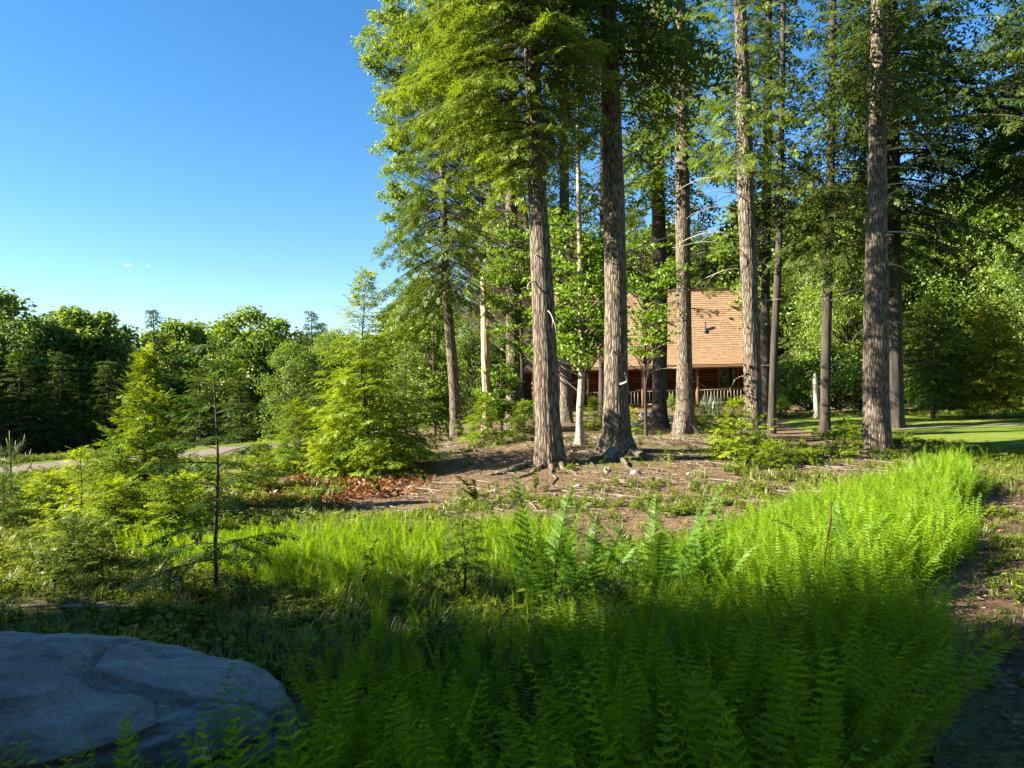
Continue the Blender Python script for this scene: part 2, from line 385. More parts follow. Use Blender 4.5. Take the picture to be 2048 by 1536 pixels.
ribbon('gravel_road', [(-20, 13.4), (-15, 14.8), (-11.3, 17.0), (-8.3, 20.6), (-6, 25), (-4.6, 31)], 2.7, M['gravel'])
ribbon('dirt_path', [(1.9, 1.0), (2.9, 2.7), (3.7, 4.2), (5.0, 6.2), (6.6, 8.6), (8.6, 11.2), (10.5, 13.2)], [1.6, 1.9, 2.0, 2.0, 1.9, 1.6, 1.2], M['path'], step=.12, lift=.03)
lx, ly = np.meshgrid(np.linspace(0, 1, 90), np.linspace(0, 1, 110))
LY = 14.0 + ly * 17.5
LX0 = np.interp(LY, [14, 17, 20, 24, 28, 31.5], [9.5, 9.6, 9.2, 9.0, 10.2, 12.5]) + .35 * vnoise(LY / 1.2, LY * 0, 4)
LXX = LX0 + lx * (34 - LX0)
e = np.minimum.reduce([lx * 25, ly * 17, (1 - ly) * 17, (1 - lx) * 25])
tag(grid_mesh('lawn', LXX, LY, H(LXX, LY) + .03 * sstep(0, .4, e) - .05 * (1 - sstep(0, .25, e)), M['lawn']), kind='structure')
ribbon('gravel_track', [(10.6, 22.6), (13, 22.9), (17, 23.2), (24, 23.0), (33, 22.5)], [.3, .6, .9, 1.2, 1.3], M['gravel'], lift=.05)

# ------------------------------------------------------------------ foliage building blocks
def spray_template(pairs, wid, seed, droop=.12):
    """a flat feather of needle twigs along +x, length 1"""
    r = np.random.default_rng(seed); V, Q, P = [], [], []
    def kite(b, d, l, w_):
        d = nrm(d); s = np.array([-d[1], d[0], 0]); i = len(V)
        V.extend([b, b + d * l * .45 + s * w_, b + d * l + np.array([0, 0, -.05 * l]), b + d * l * .45 - s * w_]); Q.append((i, i + 1, i + 2, i + 3))
        P.extend([.2, .55, 1, .55])
    for k in range(pairs):
        t = .06 + .74 * k / max(1, pairs - 1) if pairs > 1 else .4
        for sd in (-1, 1):
            tt = t + r.uniform(-.03, .05)
            a = math.radians(r.uniform(42, 62)); l = (.50 - .30 * tt) * r.uniform(.8, 1.15)
            kite(np.array([tt, 0, -droop * tt ** 2]), np.array([math.cos(a), sd * math.sin(a), r.uniform(-.35, .1)]), l, wid)
    kite(np.array([.45, 0, -droop * .2]), np.array([1, r.uniform(-.1, .1), -.25]), .55, wid)
    return np.array(V), np.array(Q), np.array(P)
SPR4 = [spray_template(4, .072, k) for k in range(4)]
SPR3 = [spray_template(3, .086, 10 + k) for k in range(4)]
SPR6 = [spray_template(6, .048, 20 + k) for k in range(4)]
SPR2 = [spray_template(2, .12, 30 + k) for k in range(4)]

def add_sprays(mb, tmpls, O, X, N, Sz, tip, r):
    O = np.asarray(O); X = nrm(np.asarray(X)); N = np.asarray(N); Sz = np.asarray(Sz); tip = np.asarray(tip)
    Y = nrm(np.cross(N, X)); Z = np.cross(X, Y)
    pick = r.integers(0, len(tmpls), len(O))
    for k, (tv, tq, tp) in enumerate(tmpls):
        m = pick == k; n = m.sum()
        if not n: continue
        v = O[m][:, None] + Sz[m][:, None, None] * (tv[None, :, :1] * X[m][:, None] + tv[None, :, 1:2] * Y[m][:, None] + tv[None, :, 2:] * Z[m][:, None])
        q = (np.arange(n)[:, None, None] * len(tv) + tq[None]).reshape(-1, 4)
        rd = np.repeat(r.uniform(0, 1, n), len(tv)); tt = (tip[m][:, None] * tp[None]).ravel()
        mb.add(v.reshape(-1, 3), q, rnd=rd, tip=tt)

def conifer(mbl, mbw, r, z0, z1, n, Lf, spray, tm, elev=(0.05, 0.35), droop=.35, step=.2, start=.18, axis_f=None, azf=None, wide=.42, secd=.3, wood=True, up_tip=0.0, zpow=1.0, bareness=0.0, irr=(.5, 1.22), dense=(1.45, .60, 1.25), wr=1.0):
    """branches round a stem; each is a flat, drooping fan of needle sprays"""
    O, X, N, Sz, TP = [], [], [], [], []
    ga = r.uniform(0, 6.28)
    if azf is None: n = int(n * dense[0]); step = step * dense[1]; wide = wide * dense[2]
    for i in range(n):
        f = ((i + r.uniform(-.4, .4)) / n); f = min(max(f, 0), 1) ** zpow
        z = z0 + (z1 - z0) * f
        az = ga + i * 2.39996 + r.uniform(-.5, .5) if azf is None else azf(i, r)
        L = Lf(f, az) * r.uniform(*irr)
        if L < .06: continue
        base = axis_f(z) if axis_f else np.array([0, 0, z])
        el = elev[0] + (elev[1] - elev[0]) * f + r.uniform(-.12, .12)
        h = np.array([math.cos(az), math.sin(az), 0]); sd = np.array([-h[1], h[0], 0])
        wob = r.uniform(-.12, .12)
        dr = droop * r.uniform(.6, 1.35)
        def P(s): 
            s = np.asarray(s, float)[..., None]
            return base + h * (s * L * math.cos(el)) + sd * (wob * L * np.sin(s * 3)) + np.array([0, 0, 1.0]) * (L * (math.sin(el) * s - dr * s ** 2 + up_tip * s ** 4))
        if wood:
            ss = np.linspace(0, 1, 6)
            tube(mbw, P(ss), wr * np.interp(ss, [0, 1], [.006 + .013 * L, .002]), 4, cap=False)
        st = start + bareness * r.uniform(0, 1) * (1 - f)
        ns = max(2, int((1 - st) * L / step))
        for k in range(ns):
            s = st + (1 - st) * (k + r.uniform(0, .9)) / ns
            tan = nrm(P(min(1, s + .02)) - P(max(0, s - .02)))
            sv = nrm(np.cross(np.array([0, 0, 1.0]), tan))
            p = P(s)
            for sg in (-1, 1):
                l2 = L * wide * (1 - .9 * s) ** .8 * r.uniform(.6, 1.15) + spray * .5
                a = math.radians(r.uniform(48, 70))
                d = nrm(tan * math.cos(a) + sv * sg * math.sin(a) + np.array([0, 0, -.12]))
                nn = max(1, int(l2 / (spray * .62)))
                for j in range(nn):
                    u = (j + .15) / nn
                    q = p + d * l2 * u + np.array([0, 0, -secd * l2 * u * u])
                    dd = nrm(d + np.array([0, 0, -1.6 * secd * u]))
                    s2 = nrm(np.cross(np.array([0, 0, 1.0]), dd))
                    b = (1 if (j + k) % 2 else -1) * (r.uniform(.25, .8) if j < nn - 1 else r.uniform(-.1, .1))
                    O.append(q); X.append(dd + s2 * b + np.array([0, 0, r.uniform(-.25, .12)]))
                    N.append(np.array([r.uniform(-.85, .85), r.uniform(-.85, .85), 1.0])); Sz.append(spray * r.uniform(.75, 1.25)); TP.append(min(1, .25 + .75 * max(s, u)) * r.uniform(.4, 1))
        O.append(P(.93)); X.append(nrm(P(1) - P(.92))); N.append(np.array([0, 0, 1.0])); Sz.append(spray * 1.2); TP.append(1.0)
    add_sprays(mbl, tm, O, X, N, Sz, TP, r)

LEAF = (np.array([(0, 0, 0), (.45, .30, .08), (1, 0, -.08), (.45, -.30, .08)]), np.array([(0, 3, 2, 1)]), np.array([.3, .6, 1, .6]))
LEAF2 = (np.array([(0, 0, 0), (.35, .24, .05), (.8, .30, -.02), (1.05, 0, -.12), (.7, -.26, .03), (.3, -.27, .06)]), np.array([(0, 5, 4, 1), (1, 4, 3, 2)]), np.array([.3, .5, .9, 1, .7, .5]))
def leaf_cluster(O, X, N, Sz, TP, r, c, rad, n, size, flat=.6, droop=.35, nj=1.0, cen=None):
    d = r.normal(size=(n, 3)); d = nrm(d) * (r.uniform(0, 1, (n, 1)) ** .5)
    d[:, 2] *= flat
    O.append(c + d * rad)
    out = d.copy(); out[:, 2] = 0
    x = out * .9 + r.normal(size=(n, 3)) * .5; x[:, 2] = r.uniform(-droop * 2, .15, n)
    X.append(x)
    nn = r.normal(size=(n, 3)) * nj + np.array([0, 0, 1.0]); 
    N.append(nn); Sz.append(size * r.uniform(.65, 1.25, n)); TP.append(np.clip(.3 + d[:, 2] / max(flat, .1) * .5 + r.uniform(-.3, .5, n), 0, 1))

def leafy(mbl, mbw, r, cl, n_leaf, size, stem_f=None, flat=.6, droop=.35, limb=.02, tm=(LEAF, LEAF2), nj=1.0):
    """cl: list of (centre, radius); stem_f(z) gives the stem, limbs run to the clusters"""
    O, X, N, Sz, TP = [], [], [], [], []
    for c, rad in cl:
        c = np.asarray(c, float)
        leaf_cluster(O, X, N, Sz, TP, r, c, rad, max(4, int(n_leaf * r.uniform(.6, 1.3))), size, flat, droop, nj)
        if stem_f is not None and mbw is not None:
            hr = math.hypot(c[0], c[1])
            a = stem_f(max(.3, c[2] - hr * r.uniform(.45, .9) - .1)); s = np.linspace(0, 1, 6)[:, None]
            mid = (a + c) / 2 + np.array([0, 0, -.08 * hr]) + r.normal(size=3) * .05 * hr
            tube(mbw, (1 - s) ** 2 * a + 2 * s * (1 - s) * mid + s ** 2 * c, np.linspace(limb * (1 + hr * .35), limb * .25, 6), 4, cap=False)
    add_sprays(mbl, list(tm), np.concatenate(O), np.concatenate(X), np.concatenate(N), np.concatenate(Sz), np.concatenate(TP), r)

def trunk_mesh(mb, pts, rad, seg=40, dz=.12, ridge=.05, freq=5.0, flare=.45, fh=.35, lobes=5, seed=0, sink=.25):
    """pts: stem axis from the base up, local; ridged bark, root flare, sunk into the ground"""
    pts = np.asarray(pts, float); rad = np.asarray(rad, float)
    z = np.arange(-sink, pts[-1, 2] + dz * .5, dz)
    low = np.arange(-sink, 1.0, dz * .5); z = np.unique(np.r_[low, z[z > 1.0]])
    cx = np.interp(z, pts[:, 2], pts[:, 0]); cy = np.interp(z, pts[:, 2], pts[:, 1]); R = np.interp(z, pts[:, 2], rad)
    k = 9
    if len(z) > 20:
        ker = np.ones(k) / k
        cx = np.convolve(np.pad(cx, k // 2, 'edge'), ker, 'valid'); cy = np.convolve(np.pad(cy, k // 2, 'edge'), ker, 'valid')
    th = np.arange(seg) * 2 * PI / seg
    TH, Z = np.meshgrid(th, z)
    r = np.random.default_rng(seed); ph = r.uniform(0, 6.28)
    lob = .55 + .3 * np.cos(lobes * TH + ph) + .3 * np.cos((lobes - 2) * TH + ph * 2.1)
    fl = 1 + flare * np.exp(-np.maximum(Z, 0) / fh) * lob + .04 * np.sin(2 * TH + Z * .7 + ph)
    n1 = vnoise(np.cos(TH) * freq + seed, np.sin(TH) * freq, Z * 1.0)
    n2 = vnoise(np.cos(TH) * freq * 2.3 + seed, np.sin(TH) * freq * 2.3, Z * 2.0 + 9)
    rid = 1 - 2.4 * np.abs(n1); rid2 = 1 - 2.4 * np.abs(n2)
    RR = R[:, None] * fl * (1 + ridge * (rid - .6) + ridge * .7 * (rid2 - .6))
    v = np.stack([cx[:, None] + RR * np.cos(TH), cy[:, None] + RR * np.sin(TH), Z], -1)
    n = len(z); i = np.arange(n - 1)[:, None] * seg; j = np.arange(seg)[None]; kk = (j + 1) % seg
    q = np.stack([i + j, i + kk, i + seg + kk, i + seg + j], -1).reshape(-1, 4)
    mb.add(v.reshape(-1, 3), q)
    top = np.array([[cx[-1], cy[-1], z[-1] + R[-1]]])
    mb.add(np.concatenate([v[-1], top]), t=[(a, (a + 1) % seg, seg) for a in range(seg)])
    return lambda zz: np.array([np.interp(zz, z, cx), np.interp(zz, z, cy), zz])

def dead_branch(parent, r, base, az, L, el=.25, sag=.5, rad=.022, twigs=2, mat='dead_wood'):
    mb = MB(); s = np.linspace(0, 1, 9)
    h = np.array([math.cos(az), math.sin(az), 0]); sd = np.array([-h[1], h[0], 0])
    wob = r.uniform(-.15, .15)
    P = base + h * (s * L)[:, None] + sd * (wob * L * np.sin(s * 4))[:, None] + np.array([0, 0, 1.0]) * (L * (el * s - sag * s ** 2.2))[:, None]
    P = P + r.normal(size=P.shape) * .012 * L * s[:, None]
    tube(mb, P, np.linspace(rad, rad * .3, 9), 6)
    for k in range(twigs):
        i = r.integers(3, 8); d = nrm(P[i] - P[i - 1]) + r.normal(size=3) * .7; l = L * r.uniform(.12, .4)
        q = P[i] + nrm(d) * (np.linspace(0, 1, 4) * l)[:, None] + np.array([0, 0, -1]) * (np.linspace(0, 1, 4) ** 2 * l * .25)[:, None]
        tube(mb, q, np.linspace(rad * .45, rad * .15, 4), 4)
    mb.build('dead_branch', M[mat], parent, True)

def root(parent, base_h, pts, rad, mat='bark', seed=0):
    """a surface root that leaves the trunk and dives into the soil; pts are world xy"""
    r = np.random.default_rng(seed)
    pts = np.asarray(pts, float); t = np.linspace(0, 1, len(pts)); u = np.linspace(0, 1, 22)
    X = np.interp(u, t, pts[:, 0]) + .03 * np.sin(u * 14 + seed); Y = np.interp(u, t, pts[:, 1]) + .03 * np.cos(u * 11 + seed)
    R = .75 * np.interp(u, [0, .2, 1], [rad, rad * .6, rad * .2]) * (1 + .2 * r.uniform(-1, 1, 22))
    Z = H(X, Y) + R * np.interp(u, [0, .15, .8, 1], [1.2, .55, .2, -1.3])
    L = np.array(parent.location)
    mb = MB(); tube(mb, np.stack([X, Y, Z], 1) - L, R, 9)
    mb.build('root', M[mat], parent, True)

# ------------------------------------------------------------------ the tall trees
def stem_from_pixels(D, pl, ztop, taper_top=.06):
    """pl: (px, py, width px) up the stem, base first; returns base point, local points, radii"""
    P = [at(px, py, D) for px, py, _ in pl]; R = [w_ / FPX * D / 2 for _, _, w_ in pl]
    base = np.array([P[0][0], P[0][1], H(P[0][0], P[0][1])])
    loc = [p - base for p in P]; loc[0][2] = 0
    d = (loc[-1] - loc[-2]) / (loc[-1][2] - loc[-2][2]) if len(loc) > 1 else np.array([0, 0, 1.0])
    d = np.array([d[0] * .5, 0, 1.0])
    loc.append(loc[-1] + d * (ztop - loc[-1][2])); R.append(taper_top)
    return base, np.array(loc), np.array(R)

TALL = {}
def tall_tree(key, name, basepx, pl, ztop, label, bark='bark', seg=40, dz=.2, ridge=.05, flare=.4, fh=.3, lobes=5, crown=None, cat='tree', freq=5.0, group='tall conifers in the grove', needles='hemlock'):
    g0 = ground(*basepx); D = g0[1]
    base, P, R = stem_from_pixels(D, [(basepx[0], basepx[1], pl[0][2])] + pl, ztop)
    t = thing(name, base, label, cat, group)
    mb = MB(); ax = trunk_mesh(mb, P, R, seg, dz, ridge, freq, flare, fh, lobes, seed=len(TALL) + 3)
    mb.build('trunk', M[bark], t, True)
    r = np.random.default_rng(100 + len(TALL))
    if crown:
        ml, mw = MB(), MB()
        for cr in crown: conifer(ml, mw, r, axis_f=ax, **cr)
        c = ml.build('crown', M[needles], t)
        tag(mw.build('branches', M['twig'], c), kind='stuff')
    TALL[key] = (t, ax, D, R, P)
    return t
def zat(D, py, px=1200): return at(px, py, D)[2]
def lr(left, right, prof, cen=PI, back=None):
    """branch length by compass: longer to the left (-x) or to the right"""
    def f(fr, az):
        c = math.cos(az)
        m = (left + right) / 2 - c * (left - right) / 2
        if max(left, right) > 3.3 and math.sin(az) > 0: m = min(m, 2.2)
        return m * prof(fr)
    return f
con = lambda a, b: (lambda f: a + (b - a) * f)

D1 = ground(1102, 935)[1]
tall_tree('A', 'hemlock_tree', (1102, 931), [(1100, 925, 62), (1096, 840, 48), (1086, 600, 43), (1075, 400, 38), (1066, 150, 32), (1060, 0, 28)], 12.5,
          'large hemlock with sunlit grey trunk, left of the two nearest trunks', seg=112, dz=.10, ridge=.048, flare=.2, fh=.22, freq=7.5,
          crown=[dict(z0=5.4, z1=11.6, n=104, Lf=lr(2.9, 1.5, lambda f: min(1, .36 + 2.0 * f)), spray=.29, tm=SPR6, dense=(1.5, .64, 1.25), elev=(-.05, .2), droop=.26, step=.24, start=.22, wide=.34),
                 dict(z0=11.0, z1=12.3, n=45, Lf=lr(2.4, 1.8, con(1, .15)), spray=.4, tm=SPR3, droop=.25, step=.4)])
tall_tree('B', 'hemlock_tree', (1234, 904), [(1233, 898, 70), (1233, 870, 56), (1232, 780, 47), (1232, 600, 42), (1228, 400, 41), (1222, 200, 38), (1216, 0, 33)], 14,
          'large hemlock with flaring buttress roots and a grey stone at its foot', seg=112, dz=.10, ridge=.048, flare=.30, fh=.28, lobes=4, freq=7.5,
          crown=[dict(z0=6.2, z1=8.2, n=12, Lf=lr(1.4, 1.7, con(.6, 1)), spray=.26, tm=SPR4, elev=(-.1, 0), droop=.45, step=.24, bareness=.4),
                 dict(z0=8.0, z1=13.8, n=62, Lf=lr(1.9, 2.3, lambda f: 1 - .6 * f), spray=.34, tm=SPR3, elev=(-.1, .3), droop=.35, step=.3)])
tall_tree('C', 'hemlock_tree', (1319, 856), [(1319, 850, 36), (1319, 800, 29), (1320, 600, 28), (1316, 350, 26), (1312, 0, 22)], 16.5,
          'hemlock with dark shaded trunk in front of the cabin porch, beside a lit one', ridge=.05, bark='bark_far_shaded', crown=[
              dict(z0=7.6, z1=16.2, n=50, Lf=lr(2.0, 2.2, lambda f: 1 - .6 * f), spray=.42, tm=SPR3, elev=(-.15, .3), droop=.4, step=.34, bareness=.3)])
tall_tree('D', 'hemlock_tree', (1370, 868), [(1369, 850, 42), (1369, 820, 37), (1369, 700, 30), (1366, 500, 28), (1364, 300, 27), (1360, 0, 22)], 16.5,
          'hemlock with warm sunlit trunk standing in front of the cabin roof', ridge=.05, flare=.6, crown=[
              dict(z0=3.9, z1=5.4, n=6, Lf=lr(1.2, 1.9, con(1, .8)), spray=.24, tm=SPR4, elev=(-.05, .0), droop=.2, step=.22, azf=lambda i, r: [0.1, 2.9, -.3, 3.4, .35, 3.1][i]),
              dict(z0=8.2, z1=16.2, n=48, Lf=lr(1.9, 2.4, lambda f: 1 - .6 * f), spray=.42, tm=SPR3, elev=(-.15, .3), droop=.4, step=.34, bareness=.3)])
tall_tree('E', 'hemlock_tree', (1508, 884), [(1506, 870, 40), (1506, 800, 36), (1501, 620, 32), (1492, 400, 31), (1487, 200, 28), (1480, 0, 24)], 13.5,
          'hemlock with straight lit trunk and many bare dead branches right of the roof', seg=96, dz=.09, ridge=.05, crown=[
              dict(z0=7.4, z1=13.2, n=60, Lf=lr(1.7, 1.7, lambda f: 1 - .75 * f), spray=.30, tm=SPR6, dense=(1.3, .8, 1.2), elev=(-.2, .3), droop=.4, step=.28, bareness=.2)])
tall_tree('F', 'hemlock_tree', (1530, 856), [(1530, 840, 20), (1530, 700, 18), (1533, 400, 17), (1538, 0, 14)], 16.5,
          'slim dark hemlock just behind the trunk with dead branches', 'bark_far_shaded', 24, .2, crown=[
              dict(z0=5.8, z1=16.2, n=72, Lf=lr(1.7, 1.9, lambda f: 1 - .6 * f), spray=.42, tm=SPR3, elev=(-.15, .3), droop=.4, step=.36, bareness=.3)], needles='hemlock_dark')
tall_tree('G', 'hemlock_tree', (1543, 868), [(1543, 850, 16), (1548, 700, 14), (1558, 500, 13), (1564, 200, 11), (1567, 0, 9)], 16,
          'slimmest dark hemlock leaning right beside another thin trunk', 'bark_far_shaded', 20, .2, crown=[
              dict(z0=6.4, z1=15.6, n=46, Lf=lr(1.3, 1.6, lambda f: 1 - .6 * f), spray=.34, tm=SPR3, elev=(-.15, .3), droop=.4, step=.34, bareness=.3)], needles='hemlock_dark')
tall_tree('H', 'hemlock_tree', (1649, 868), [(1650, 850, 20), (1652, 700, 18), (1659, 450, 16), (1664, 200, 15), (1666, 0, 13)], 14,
          'thin dark hemlock standing alone at the edge of the lawn', 'bark_far_shaded', 32, .15, crown=[
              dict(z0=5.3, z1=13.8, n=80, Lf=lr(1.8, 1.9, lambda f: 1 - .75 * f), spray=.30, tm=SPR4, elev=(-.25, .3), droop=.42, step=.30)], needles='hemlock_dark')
tall_tree('I', 'hemlock_tree', (1754, 897), [(1753, 880, 52), (1752, 800, 47), (1752, 600, 43), (1754, 400, 37), (1757, 150, 31), (1759, 0, 28)], 12.5,
          'large hemlock with dappled trunk at right, pale dead limbs on its right side', seg=112, dz=.08, ridge=.045, flare=.2, freq=7.5, crown=[
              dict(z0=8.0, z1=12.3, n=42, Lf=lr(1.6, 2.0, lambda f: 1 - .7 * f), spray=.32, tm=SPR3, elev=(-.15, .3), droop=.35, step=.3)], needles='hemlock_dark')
tall_tree('J', 'hemlock_tree', (1784, 856), [(1784, 840, 40), (1784, 700, 37), (1783, 500, 35), (1781, 200, 30), (1779, 0, 26)], 15.5,
          'thick black-looking hemlock hidden half behind the dappled trunk', seg=48, bark='bark_far_shaded', crown=[
              dict(z0=5.6, z1=8.5, n=26, Lf=lr(1.2, 3.6, con(.85, 1)), spray=.32, tm=SPR4, elev=(-.2, .0), droop=.22, step=.30, bareness=.2),
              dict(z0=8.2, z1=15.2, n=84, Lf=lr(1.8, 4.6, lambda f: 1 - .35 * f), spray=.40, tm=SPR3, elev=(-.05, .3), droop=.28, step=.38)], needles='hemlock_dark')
tall_tree('K', 'hemlock_tree', (912, 874), [(912, 860, 24), (909, 780, 21), (901, 680, 19), (893, 590, 17), (888, 450, 14), (882, 250, 12), (880, 100, 10)], 16,
          'grey hemlock trunk leaning left, alone at the left of the grove', seg=40, crown=[
              dict(z0=4.6, z1=15.8, n=105, Lf=lr(2.3, 1.6, lambda f: 1.0 - .55 * f), spray=.30, tm=SPR6, dense=(1.3, .74, 1.25), elev=(-.25, .2), droop=.35, step=.25)])
tall_tree('L', 'hemlock_tree', (1027, 858), [(1027, 845, 34), (1027, 780, 29), (1027, 660, 28), (1022, 400, 24), (1018, 0, 18)], 17,
          'lit hemlock trunk between the broken snag and the nearest large trunks', crown=[
              dict(z0=6.2, z1=16.6, n=60, Lf=lr(2.2, 2.0, lambda f: 1 - .75 * f), spray=.34, tm=SPR3, elev=(-.15, .3), droop=.35, step=.32)])
tall_tree('M', 'hemlock_tree', (1132, 846), [(1132, 835, 28), (1132, 780, 24), (1130, 600, 22), (1126, 0, 16)], 18,
          'hemlock trunk seen between the nearest trunk and the birch, by the porch', crown=[
              dict(z0=7.5, z1=17.5, n=45, Lf=lr(2.2, 2.2, lambda f: 1 - .75 * f), spray=.38, tm=SPR3, elev=(-.15, .3), droop=.35, step=.4)])
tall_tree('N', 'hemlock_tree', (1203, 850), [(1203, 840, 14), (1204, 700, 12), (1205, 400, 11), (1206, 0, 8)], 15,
          'thin dark trunk close behind the left side of the buttressed hemlock', 'bark_far_shaded', 20, .2, crown=[
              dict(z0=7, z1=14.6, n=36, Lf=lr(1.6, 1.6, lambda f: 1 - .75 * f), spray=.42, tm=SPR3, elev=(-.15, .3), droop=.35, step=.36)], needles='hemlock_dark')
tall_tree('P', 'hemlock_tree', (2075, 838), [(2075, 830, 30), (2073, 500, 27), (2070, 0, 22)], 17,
          'hemlock behind the golden one whose dark boughs cross the right edge high up', 'bark_far_shaded', crown=[
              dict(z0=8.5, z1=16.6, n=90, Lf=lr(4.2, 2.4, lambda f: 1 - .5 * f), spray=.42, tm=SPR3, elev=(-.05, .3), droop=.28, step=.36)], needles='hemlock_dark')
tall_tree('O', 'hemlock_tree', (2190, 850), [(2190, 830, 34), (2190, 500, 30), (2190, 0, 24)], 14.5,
          'hemlock at the far right whose dark boughs fill the upper corner', 'bark_far_shaded', crown=[
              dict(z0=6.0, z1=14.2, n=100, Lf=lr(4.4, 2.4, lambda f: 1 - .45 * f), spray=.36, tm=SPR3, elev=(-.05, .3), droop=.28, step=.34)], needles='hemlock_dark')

# dead limbs: (tree, pixel row, azimuth, length, rise, sag)
r = np.random.default_rng(5)
def limbs(key, rows):
    t, ax, D, R, P = TALL[key]
    for py, az, L, el, sag, rad in rows:
        z = at(1200, py, D)[2] - t.location.z
        b = ax(z); rr = np.interp(z, P[:, 2], R) * .8
        dead_branch(t, r, b + rr * np.array([math.cos(az), math.sin(az), 0]), az, L, el, sag, rad, int(r.integers(0, 3)))
limbs('I', [(95, .1, 1.4, .75, .1, .016), (270, -.2, 1.25, .55, .25, .022), (315, -.15, 1.2, .15, .1, .018), (282, .05, 1.5, .35, 1.1, .016), (350, .2, .7, .1, .05, .012),
            (385, 0, 1.6, .15, .25, .014), (410, -.4, .8, .5, .3, .014), (480, -.2, .9, .05, .25, .022), (545, -.2, .55, .25, .75, .026), (660, -.1, .5, .05, .15, .014), (490, -1.3, .35, .1, .2, .018),
            (600, 3.3, .9, .3, .5, .014), (670, 3.4, .5, -.1, .6, .012), (180, 3.0, .9, .4, .3, .012), (230, .3, .9, .6, .1, .016)])
limbs('E', [(500, .1, .55, .35, .1, .020), (530, -.3, .35, -.1, .5, .018), (475, .2, 1.0, .35, .25, .016), (612, -.2, .62, .15, .1, .022), (640, -.2, .4, .3, 1.2, .012), (590, .4, .3, .4, .1, .016),
            (430, 3.3, 1.5, .35, .5, .018), (480, 2.9, 1.7, .3, .35, .02), (510, 3.3, 1.9, .35, .3, .016), (545, 3.0, 1.4, .0, .35, .016), (400, 3.5, 1.3, .1, .1, .014), (700, 3.4, .9, .0, .35, .014), (760, 3.3, .5, .1, .9, .016),
            (330, .1, .8, .6, .3, .016), (370, 3.2, 1.6, .25, .35, .018), (300, -.3, .7, .3, .9, .014), (670, -.4, .25, .9, .2, .012)])
limbs('A', [(535, .0, .5, .1, .5, .022), (492, .1, .5, .1, .75, .022), (715, -.2, .26, -.05, .3, .024), (560, -2.2, .4, -.2, .3, .018), (510, -1.9, .3, -.1, .3, .016), (620, -1.2, .4, -.2, .9, .012), (445, .3, .4, .2, .4, .02)])
limbs('B', [(510, .1, 1.2, .45, .1, .026), (590, .1, .5, .4, .05, .018), (770, -1.4, .6, .2, -.1, .022), (380, 3.1, .4, .1, .05, .03), (440, .2, 1.0, .3, .2, .008), (320, .1, 1.0, .45, .1, .03), (700, -1.9, .3, -.5, .3, .014)])
limbs('D', [(740, 3.1, .7, .05, .1, .02), (768, .1, .5, .0, .5, .014), (690, 3.2, .9, .15, .5, .016), (480, .2, 1.3, .5, .1, .02), (440, .1, 1.5, .6, .1, .02), (520, .3, 1.2, .4, .1, .016), (360, .2, 1.6, .4, .1, .02)])
limbs('C', [(520, 3.0, .8, .3, .3, .02), (700, 3.2, .9, -.3, .2, .008), (780, 3.1, 1.6, .1, .6, .014), (440, .1, 1.1, .2, .3, .018)])
limbs('L', [(690, 3.3, .8, .35, .2, .008), (730, 3.2, .6, .3, .1, .018), (770, -2.5, .8, .3, .6, .02), (700, -1.8, .3, -.4, .2, .016)])
limbs('J', [(410, .1, 1.2, .1, .3, .016), (560, 0, .8, .05, .2, .014)])
limbs('H', [(610, 3.3, .6, -.2, .2, .014), (600, .2, 1.0, .3, .2, .014)])
limbs('M', [(765, .2, .5, .2, .1, .02), (780, .3, .4, .1, .3, .02), (800, 3.1, .3, .1, .2, .014)])
limbs('K', [(500, 3.0, 1.2, .1, .1, .02), (560, 3.2, .9, .2, .2, .016)])
limbs('F', [(620, .2, .8, .2, .2, .014), (480, .1, .7, .2, .3, .014)])
limbs('G', [(640, .1, .5, .15, .5, .012), (740, 3.3, .4, .1, .1, .012)])

# surface roots of the two nearest trees
tA, tB = TALL['A'][0], TALL['B'][0]
for k, (t, pix, rad) in enumerate([(tA, [(1085, 925), (1040, 938), (1000, 950), (955, 955)], .16), (tA, [(1088, 932), (1060, 950), (1020, 962)], .09), (tA, [(1120, 935), (1150, 950), (1190, 958)], .08),
                                   (tB, [(1222, 912), (1195, 918), (1165, 925)], .15), (tB, [(1245, 905), (1275, 912), (1310, 920), (1345, 926)], .19), (tB, [(1240, 920), (1262, 940), (1290, 955)], .10),
                                   (tB, [(1215, 905), (1180, 905), (1150, 903)], .10), (tA, [(1100, 938), (1110, 958), (1105, 980)], .06)]):
    root(t, 0, [ground(*q)[:2] for q in pix], rad, seed=k)

# ------------------------------------------------------------------ broken snag
gs = ground(972, 862); b, P, R = stem_from_pixels(gs[1], [(974, 862, 20), (974, 800, 15), (971, 720, 16), (969, 640, 14), (966, 560, 11)], zat(gs[1], 543) - gs[2], .012)
snag = thing('snag', b, 'broken dead snag with torn pale top beside the leaning grey trunk', 'dead tree')
mb = MB(); ax = trunk_mesh(mb, P, R, 28, .08, .16, 3.2, .3, .3, 4, seed=41); mb.build('trunk', M['snag_wood'], snag, True)
mb = MB()
for k, (z, L) in enumerate([(3.9, .55), (4.6, .4), (3.2, .5)]):
    a = ax(z); s = np.linspace(0, 1, 5)
    tube(mb, a + np.array([.09, -.08, 0]) + np.stack([.02 * s, -.02 * s, L * (s - .5)], 1), [.012, .035, .04, .03, .006], 5)
mb.build('splinter', M['snag_wood'], snag, True)

